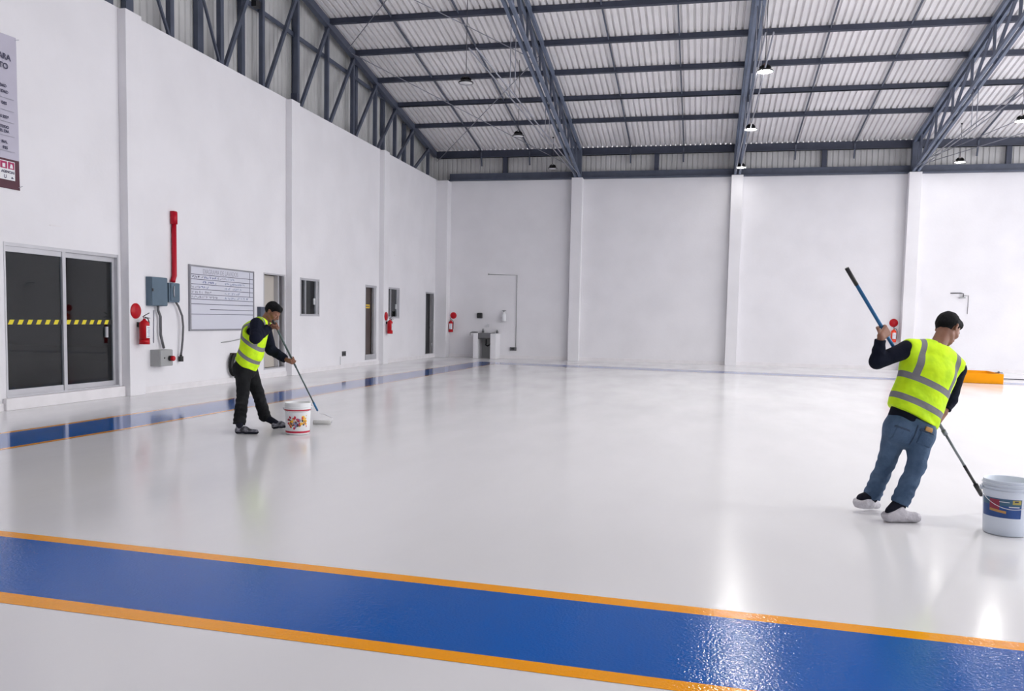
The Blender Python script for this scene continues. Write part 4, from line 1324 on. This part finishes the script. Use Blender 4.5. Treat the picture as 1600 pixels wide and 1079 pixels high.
def build_person(d, label, base, mats, cell=0.007):
    """d: joints (numpy points). Returns the person object (one continuous body mesh) with clothing as children"""
    J = d
    allp = np.array([J[k] for k in ('hip', 'neck', 'head', 'shL', 'shR', 'elL', 'elR', 'O_L', 'O_R', 'knL', 'knR', 'anL', 'anR', 'heL', 'heR', 'toL', 'toR')])
    lo = allp.min(0) - 0.20; hi = allp.max(0) + 0.20
    spine = unit(J['neck'] - J['hip'])
    lat = unit((J['shR'] - J['shL']) - spine * np.dot(J['shR'] - J['shL'], spine))
    hlat = unit(J['hlat'])
    fwd = unit(np.cross(spine, lat))          # the way the chest faces
    w = tuple(lat)
    hipL, hipR = J['hip'] - hlat * 0.085 - V(0, 0, 0.03), J['hip'] + hlat * 0.085 - V(0, 0, 0.03)
    waist = J['hip'] + (J['neck'] - J['hip']) * 0.28 + J.get('belly', V(0, 0, 0))
    chest = J['hip'] + (J['neck'] - J['hip']) * 0.68 + J.get('bend', V(0, 0, 0))
    WL, gl = grip(*J['gL']); WR, gr = grip(*J['gR'])
    hp, hc, P, sd, hf, hu = head_prims(J['head'], J['hf'], J['hu'])

    def torso(ex, k=1.0):
        return [dict(a=tuple(J['hip'] - V(0, 0, 0.02)), b=tuple(J['hip'] + spine * 0.08), ra=(0.165 + ex, 0.105 + ex), rb=(0.155 + ex, 0.100 + ex), w=tuple(hlat)),
                dict(a=tuple(J['hip'] + spine * 0.05), b=tuple(waist), ra=(0.155 + ex, 0.105 + ex), rb=(0.150 + ex, 0.105 + ex), w=w),
                dict(a=tuple(waist), b=tuple(chest), ra=(0.150 + ex, 0.105 + ex), rb=(0.175 + ex, 0.115 + ex), w=w),
                dict(a=tuple(chest), b=tuple(chest + (J['neck'] - chest) * 0.55), ra=(0.175 + ex, 0.112 + ex), rb=(0.145 + ex, 0.085 + ex), w=w),
                C(J['shL'], J['neck'] - spine * 0.03, 0.058 + ex, 0.058 + ex), C(J['shR'], J['neck'] - spine * 0.03, 0.058 + ex, 0.058 + ex)]

    def arms(ex, rip=None):
        o = []
        for s_, e_, W_ in (('shL', 'elL', WL), ('shR', 'elR', WR)):
            a1 = C(J[s_], J[e_], 0.056 + ex, 0.044 + ex); a2 = C(J[e_], W_, 0.044 + ex, 0.028 + ex)
            if rip: a1['rip'] = (0.0022, 0.10, 3.0, 0.5, 1.2); a2['rip'] = (0.0025, 0.065, 3.0, 0.0, 1.2)
            o += [a1, a2]
        return o

    def legs(ex, rip=False, flare=0.0):
        o = []
        for h_, k_, a_ in ((hipL, 'knL', 'anL'), (hipR, 'knR', 'anR')):
            a1 = C(h_, J[k_], 0.085 + ex, 0.054 + ex); a2 = C(J[k_], J[a_], 0.052 + ex, 0.036 + ex + flare)
            if rip: a1['rip'] = (0.0025, 0.15, 2.8, 0.55, 1.3); a2['rip'] = (0.0036, 0.075, 3.8, -0.2, 1.3)
            o += [a1, a2]
        return o
    neckb = C(J['neck'] - spine * 0.03, J['head'] - hu * 0.05 - hf * 0.01, 0.058, 0.055)
    # --- body (skin): head, neck, trunk, arms, hands, legs in one surface
    B = Field(lo, hi, 0.005)
    B.union(torso(-0.004)); B.union(arms(-0.004)); B.union(legs(-0.004)); B.union([neckb], 0.03)
    B.union(hp, 0.022)
    B.union(gl + gr, 0.006)
    for a_, h_, t_ in (('anL', 'heL', 'toL'), ('anR', 'heR', 'toR')):
        fd = J[t_] - J[h_]; uu = unit(J.get('up' + a_[-1], V(0, 0, 1))); uu = unit(uu - unit(fd) * np.dot(uu, unit(fd)))
        B.union([C(J[a_], J[h_] + fd * 0.16 + uu * 0.045, 0.030, 0.026), C(J[h_] + fd * 0.16 + uu * 0.040, J[h_] + fd * 0.60 + uu * 0.030, 0.022, 0.010)], 0.01)
    B.cut(hc)
    anchor = bpy.data.objects.new('a', None); anchor.location = base
    body = link_field(B, 'person', M['skin'], anchor, smooth=1)
    body.parent = None; body.location = base
    bpy.data.objects.remove(anchor)
    tag(body, label, 'person')
    eyes(P, body)
    Hf = hair_field(None, J['head'], P, sd, hf, hu, J['head'] - 0.18, J['head'] + 0.18, 0.004, hl=J.get('hl', 0))
    link_field(Hf, 'hair', M['hair'], body, smooth=1)
    # --- sweater
    S = Field(lo, hi, cell)
    S.union(torso(0.008)); S.union(arms(J.get('slx', 0.018), True), 0.02)
    S.union([C(J['neck'] - spine * 0.05, J['neck'] - spine * 0.005, 0.062)], 0.02)
    S.half(J['hip'] + spine * J.get('shirt_hem', -0.02), -spine, 0.006)
    S.half(J['head'] - hu * 0.115, hu)
    S.union([], 0)
    # open the neck and the cuffs
    S.cut([C(J['neck'] + spine * 0.03, J['neck'] + spine * 0.12, 0.068)])
    for (W_, e_) in ((WL, 'elL'), (WR, 'elR')):
        S2 = unit(W_ - J[e_])
        S.cut([C(W_ - S2 * 0.0, W_ + S2 * 0.09, 0.07, 0.09, end=0.3)])
    link_field(S, 'sweater', mats['sweater'], body)
    # --- trousers
    T = Field(lo, hi, cell)
    T.union([dict(a=tuple(J['hip'] - V(0, 0, 0.055)), b=tuple(J['hip'] + spine * 0.05), ra=(0.180, 0.128), rb=(0.168, 0.118), w=tuple(hlat)),
             C(hipL - J['hfwd'] * 0.03, hipL - J['hfwd'] * 0.03 - V(0, 0, 0.03), 0.10), C(hipR - J['hfwd'] * 0.03, hipR - J['hfwd'] * 0.03 - V(0, 0, 0.03), 0.10)], 0.03)
    T.union(legs(J.get('legx', 0.014), True, 0.018), 0.018)
    T.noise(0.0022, 42, 1.0)
    T.half(J['hip'] + spine * 0.055, spine)
    for k_, a_ in (('knL', 'anL'), ('knR', 'anR')):
        dd = unit(J[a_] - J[k_])
        # cut the hem square above the shoe
        c0 = J[a_] + dd * J.get('hem', 0.02)
        T.cut([C(c0 + dd * 0.10, c0 + dd * 0.30, 0.13, 0.13, end=0.77)])
    tr = link_field(T, 'jeans' if mats['jeans'] else 'trousers', mats['trousers'], body)
    back = -J['hfwd']
    if mats['jeans']:
        def pocket(name, c_, hw, hh_, th, material, off=0.008):
            Q = T.copy(); X, Y, Z = Q.grid(); up_ = unit(spine - back * np.dot(spine, back)); sd_ = np.cross(up_, back)
            u_ = (X - c_[0]) * sd_[0] + (Y - c_[1]) * sd_[1] + (Z - c_[2]) * sd_[2]
            v_ = (X - c_[0]) * up_[0] + (Y - c_[1]) * up_[1] + (Z - c_[2]) * up_[2]
            n_ = (X - c_[0]) * back[0] + (Y - c_[1]) * back[1] + (Z - c_[2]) * back[2]
            bx = np.maximum(np.maximum(np.abs(u_) - hw, np.abs(v_) - hh_), np.abs(n_) - th)
            Q.F = np.maximum(np.maximum(Q.F - off, bx), -(Q.F + 0.012)).astype(np.float32)
            a_ = np.clip(np.floor((c_ - 0.16 - Q.lo) / Q.cell).astype(int), 0, Q.n); b_ = np.clip(np.ceil((c_ + 0.16 - Q.lo) / Q.cell).astype(int), 0, Q.n)
            Q.F = Q.F[a_[0]:b_[0], a_[1]:b_[1], a_[2]:b_[2]]; Q.lo = Q.lo + a_ * Q.cell; Q.n = b_ - a_
            if (Q.F < 0).any(): link_field(Q, name, material, tr, smooth=1, base=body.location)
        for s_ in (-1, 1):
            pocket('back_pocket', J['hip'] + hlat * 0.088 * s_ - V(0, 0, 0.075) + back * 0.12, 0.058, 0.055, 0.08, mats['trousers'])
            pocket('pocket_opening', J['hip'] + hlat * 0.088 * s_ - V(0, 0, 0.022) + back * 0.12, 0.056, 0.008, 0.08, M['denimdark'], 0.011)
        pocket('centre_seam', J['hip'] - V(0, 0, 0.06) + back * 0.10, 0.006, 0.085, 0.08, M['denimdark'], 0.007)
        pocket('leather_patch', J['hip'] + hlat * 0.100 - V(0, 0, 0.002) + back * 0.10, 0.028, 0.018, 0.08, M['tan'], 0.014)
    # --- socks / shoes
    for s_ in ('L', 'R'):
        an, he, to = J['an' + s_], J['he' + s_], J['to' + s_]
        up_ = unit(J.get('up' + s_, V(0, 0, 1))); d_ = unit(to - he); up_ = unit(up_ - d_ * np.dot(up_, d_))
        K = Field(np.minimum(np.minimum(an, he), to) - 0.14, np.maximum(np.maximum(an, he), to) + 0.14, 0.006)
        K.union([C(an + (J['kn' + s_] - an) * 0.12, an - V(0, 0, 0.01), 0.048, 0.046), C(an, he + d_ * 0.055 + up_ * 0.07, 0.050, 0.047 if mats['cover'] else 0.038)], 0.01)
        link_field(K, 'sock', M['sock'], body, smooth=1)
        K = Field(np.minimum(np.minimum(an, he), to) - 0.14, np.maximum(np.maximum(an, he), to) + 0.14, 0.006)
        K.union(foot_prims(he, to, up_, J.get('shoe_w', 0.105), 0.115 if mats['cover'] else 0.09), 0.03)
        if mats['cover']:
            K.union([C(he + d_ * 0.045 + up_ * 0.045, he + d_ * 0.09 + up_ * 0.060, 0.052, 0.050)], 0.03)
            K.half(he + d_ * 0.02 + up_ * 0.068, up_ - d_ * 0.50, 0.002)
            K.noise(0.0035, 75, 2.0)
        K.half(he - up_ * 0.0, -up_)
        link_field(K, 'shoe_cover' if mats['cover'] else 'shoe', mats['shoe'], body, smooth=1)
        if not mats['cover']:
            dd_ = to - he
            K = Field(np.minimum(he, to) - 0.12, np.maximum(he, to) + 0.12, 0.006)
            K.union(foot_prims(he - dd_ * 0.015, to + dd_ * 0.015, up_, 0.113, 0.088), 0.02)
            K.half(he + up_ * 0.028, up_); K.half(he - up_ * 0.002, -up_)
            link_field(K, 'sole', M['sock'], body, smooth=1)
    # --- vest
    Ve = Field(lo, hi, cell * 0.85)
    ex = J.get('vex', 0.028)
    hemw = J.get('hemw', 0.05)
    Ve.union([dict(a=tuple(J['hip'] - spine * 0.02), b=tuple(waist), ra=(0.165 + hemw, 0.115 + hemw * 0.8), rb=(0.158 + hemw, 0.112 + ex), w=w, rip=(0.004, 0.16, 3.0, -0.2, 1.3)),
              dict(a=tuple(waist), b=tuple(chest), ra=(0.158 + hemw, 0.112 + ex), rb=(0.178 + ex, 0.120 + ex), w=w),
              dict(a=tuple(chest), b=tuple(chest + (J['neck'] - chest) * 0.55), ra=(0.178 + ex, 0.120 + ex * 0.8), rb=(0.150 + ex, 0.092 + ex * 0.7), w=w),
              C(J['shL'] + (J['neck'] - J['shL']) * 0.12, J['neck'] - spine * 0.03, 0.064 + 0.018, 0.066 + 0.012), C(J['shR'] + (J['neck'] - J['shR']) * 0.12, J['neck'] - spine * 0.03, 0.064 + 0.018, 0.066 + 0.012)], 0.03)
    Ve.noise(0.003, 26, 0.5)
    hn = unit(spine + J.get('hem_tilt', V(0, 0, 0)))
    Ve.half(J['hip'] + spine * J.get('vhem', 0.035), -hn, 0.006)
    for s_, e_ in (('shL', 'elL'), ('shR', 'elR')):
        sg = -1 if s_ == 'shL' else 1
        o0 = J[s_] + lat * sg * J.get('arm_out', 0.012)
        dn = -spine
        Ve.cut([dict(a=tuple(o0 + spine * 0.02), b=tuple(o0 + dn * J.get('arm_drop', 0.13)), ra=(0.042, 0.115), rb=(0.040, 0.105), w=w, end=1.0),
                dict(a=tuple(o0 + lat * sg * 0.06 + spine * 0.06), b=tuple(o0 + lat * sg * 0.06 + dn * 0.13), ra=(0.075, 0.15), rb=(0.065, 0.14), w=w, end=0.8)])
        for q in J.get('armcut', {}).get(s_, []): Ve.cut([q])
    Ve.cut([C(J['neck'] + spine * 0.01, J['neck'] + spine * 0.14, 0.072, 0.11), C(J['neck'] + fwd * 0.07 - spine * 0.01, J['neck'] + fwd * 0.16 - spine * 0.17, 0.060, 0.012)])
    hip_ = J['hip']

    def attr(Pt):
        r_ = Pt - hip_
        x_ = r_ @ lat; f_ = r_ @ fwd
        y_ = r_ @ spine + J.get('sag', 0.0) * (x_ ** 2) * 2 + J.get('slant', 0.0) * x_ + J.get('fsl', 0.0) * f_
        return np.stack([x_ - J.get('skew', 0) * y_, y_, f_], 1)
    link_field(Ve, 'safety_vest', mats['vest'], body, attr)
    return body


def paint_pole(p, q, r, label, segsm, base, frame=None, roller=None):
    """long roller pole; segsm: (t0, t1, material, radius factor, name)"""
    p, q = V(*p), V(*q)
    t = thing('roller_pole', label, 'paint roller', tuple(base))
    inv = V(*base)
    for t0, t1, mk, rf, nm in segsm:
        a, b_ = p + (q - p) * t0 - inv, p + (q - p) * t1 - inv
        MB().tube([tuple(a), tuple(b_)], r * rf, 12).build(nm, M[mk], t)
    if frame is not None:
        MB().tube([tuple(V(*z) - inv) for z in frame], 0.006, 8).build('wire_frame', M['chrome'], t)
    if roller is not None:
        a, b_ = V(*roller[0]) - inv, V(*roller[1]) - inv
        MB().tube([tuple(a), tuple(a + (b_ - a) * 0.03), tuple(b_ - (b_ - a) * 0.03), tuple(b_)], [0.020, 0.028, 0.028, 0.020], 16).build('roller_sleeve', M['nap'], t)
    return t


def A(px, py, y): return np.array(at(px, py, y))


# ---- worker at right, seen from behind
pA = A(1324, 417, 6.72); pH = A(1381, 517, 6.86)
pE = A(1534, 773, 7.30)
pdir = unit(pE - pA)
pA = pH - pdir * (np.linalg.norm(pA - pH))
s_hip = A(1420, 664, 6.90); s_neck = A(1464, 541, 7.00)
gLo = pH
handR = pA + pdir * 1.0
rt = lambda o, dd, t_: o + dd * t_
# right hand grips the pole in front of the belly
hR = pA + pdir * (np.linalg.norm(A(1462, 650, 7.1) - pA))
faceR = unit(V(0.66, 0.55, -0.72))
RJ = dict(hip=s_hip, neck=s_neck, head=A(1480, 513, 7.075),
          shL=A(1417, 546, 6.90), shR=A(1495, 577, 7.04),
          elL=A(1370, 565, 6.84), elR=A(1484, 624, 7.16),
          O_L=gLo, O_R=hR,
          knL=A(1386, 720, 6.98), knR=A(1432, 727, 6.84), anL=A(1362, 775, 7.06), anR=A(1405, 787, 6.80),
          heL=A(1339, 793, 6.97), toL=V(1.40, 7.16, 0.012), heR=V(1.375, 6.74, 0.004), toR=V(1.640, 6.80, 0.004),
          upL=V(-0.25, -0.35, 1), hlat=V(0.97, 0.12, -0.12), hfwd=unit(V(-0.12, 0.99, 0)),
          hf=faceR, hu=unit(V(0.40, 0.45, 0.80)),
          gL=(gLo, pdir, unit(V(0.05, -0.25, -1.0)), None, -1), gR=(hR, pdir, unit(A(1487, 628, 7.16) - hR), None, 1),
          shirt_hem=-0.005, vhem=0.065, hem_tilt=V(0.16, 0, 0.0), slant=0.10, vex=0.036, hemw=0.048, sag=0.0, shoe_w=0.115, hem=0.0, hl=0.0, arm_out=0.045, slx=0.010)
RJ['hem'] = -0.012
vestR = vest_material([(0.155, 0.024), (0.320, 0.024)], 0.150, 0.022, 0.32, 'vest_fabric_a')
workerR = build_person(RJ, 'person at right seen from behind in hi-vis vest and blue jeans, raising a roller pole', (1.42, 6.85, 0.0),
                       dict(sweater=M['navy'], trousers=M['denim'], jeans=True, cover=True, shoe=M['cover'], vest=vestR))
Lp = np.linalg.norm(pE - pA)
paint_pole(pA, pE, 0.0135, 'blue and grey roller pole slanting down to the bucket at the right edge',
           [(0.0, 0.07, 'black', 1.15, 'end_grip'), (0.07, 0.55, 'poleblue', 1.0, 'outer_tube'), (0.55, 0.70, 'polegrey', 0.95, 'outer_tube'), (0.70, 0.72, 'polegrey', 1.3, 'lock_collar'), (0.72, 0.86, 'polegrey', 0.75, 'inner_tube'),
            (0.86, 0.95, 'black', 0.85, 'inner_sleeve'), (0.95, 1.0, 'black', 1.35, 'threaded_grip')], tuple(pE),
           [pE, pE + pdir * 0.05, pE + pdir * 0.05 + V(0.10, 0.04, -0.02), V(pE[0] + 0.16, pE[1] + 0.10, 0.035)],
           (V(pE[0] + 0.16, pE[1] + 0.08, 0.032), V(pE[0] + 0.19, pE[1] + 0.32, 0.032)))

# ---- worker at left, seen from his right side, bending
qT = A(426, 500, 9.50); qB = A(496, 641, 10.45)
qd = unit(qB - qT)
qT2 = A(428.5, 505.5, 9.50)
hU = qT + qd * 0.10
hL_ = A(456, 566, 9.86); tt_ = np.dot(hL_ - qT, qd); hL_ = qT + qd * tt_
LJ = dict(hip=A(384, 571, 9.62), neck=A(413, 501, 9.66), head=A(425, 487, 9.68),
          shL=A(414, 513, 9.80), shR=A(401, 506, 9.46),
          elL=A(423, 546, 9.92), elR=A(399, 528, 9.28),
          O_L=hL_, O_R=hU,
          knL=A(403, 613, 9.76), knR=A(380, 612, 9.50), anL=A(414, 651, 9.90), anR=A(374, 659, 9.42),
          heL=V(-5.30, 9.86, 0.004), toL=V(-5.06, 9.98, 0.03), heR=V(-5.50, 9.32, 0.004), toR=V(-5.23, 9.40, 0.004),
          hlat=unit(V(0.15, -0.98, 0.0)), hfwd=unit(V(0.98, 0.15, 0)),
          hf=unit(V(0.80, 0.12, -0.62)), hu=unit(V(0.55, 0.05, 0.85)),
          gL=(hL_, -qd, unit(A(423, 546, 9.92) - hL_), None, 1), gR=(hU, qd, unit(V(-0.7, -0.35, 0.05)), None, 1),
          bend=V(-0.045, 0, 0.035), shirt_hem=-0.03, vhem=0.02, vex=0.03, hemw=0.035, sag=0.0, shoe_w=0.10, hem=0.02, arm_out=-0.01, fsl=0.24, hem_tilt=V(0.28, 0, 0), slx=0.024, legx=0.022)
vestL = vest_material([(0.135, 0.024), (0.300, 0.024)], 0.150, 0.022, 0.30, 'vest_fabric_b')
workerL = build_person(LJ, 'person at left in hi-vis vest and black trousers, bending over a roller pole', (-5.4, 9.6, 0.0),
                       dict(sweater=M['navy'], trousers=M['trousers'], jeans=False, cover=False, shoe=M['shoegrey'], vest=vestL))
rc = V(qB[0] + 0.10, qB[1] + 0.22, 0.0)
paint_pole(qT, qB, 0.0125, 'grey roller pole held by the bending worker, roller on the floor behind the bucket',
           [(0.0, 0.06, 'black', 1.15, 'end_grip'), (0.06, 0.50, 'polegreen', 1.0, 'outer_tube'), (0.50, 0.90, 'polegreen', 0.8, 'inner_tube'), (0.90, 1.0, 'poleblue', 1.1, 'threaded_grip')], tuple(qB),
           [qB, qB + qd * 0.06, qB + qd * 0.06 + V(0.06, 0.03, -0.01), V(qB[0] + 0.17, qB[1] + 0.09, 0.09), V(qB[0] + 0.17, qB[1] + 0.09, 0.032), V(qB[0] + 0.12, qB[1] + 0.09, 0.032)],
           (V(qB[0] + 0.15, qB[1] + 0.09, 0.0305), V(qB[0] - 0.09, qB[1] + 0.06, 0.0305)))
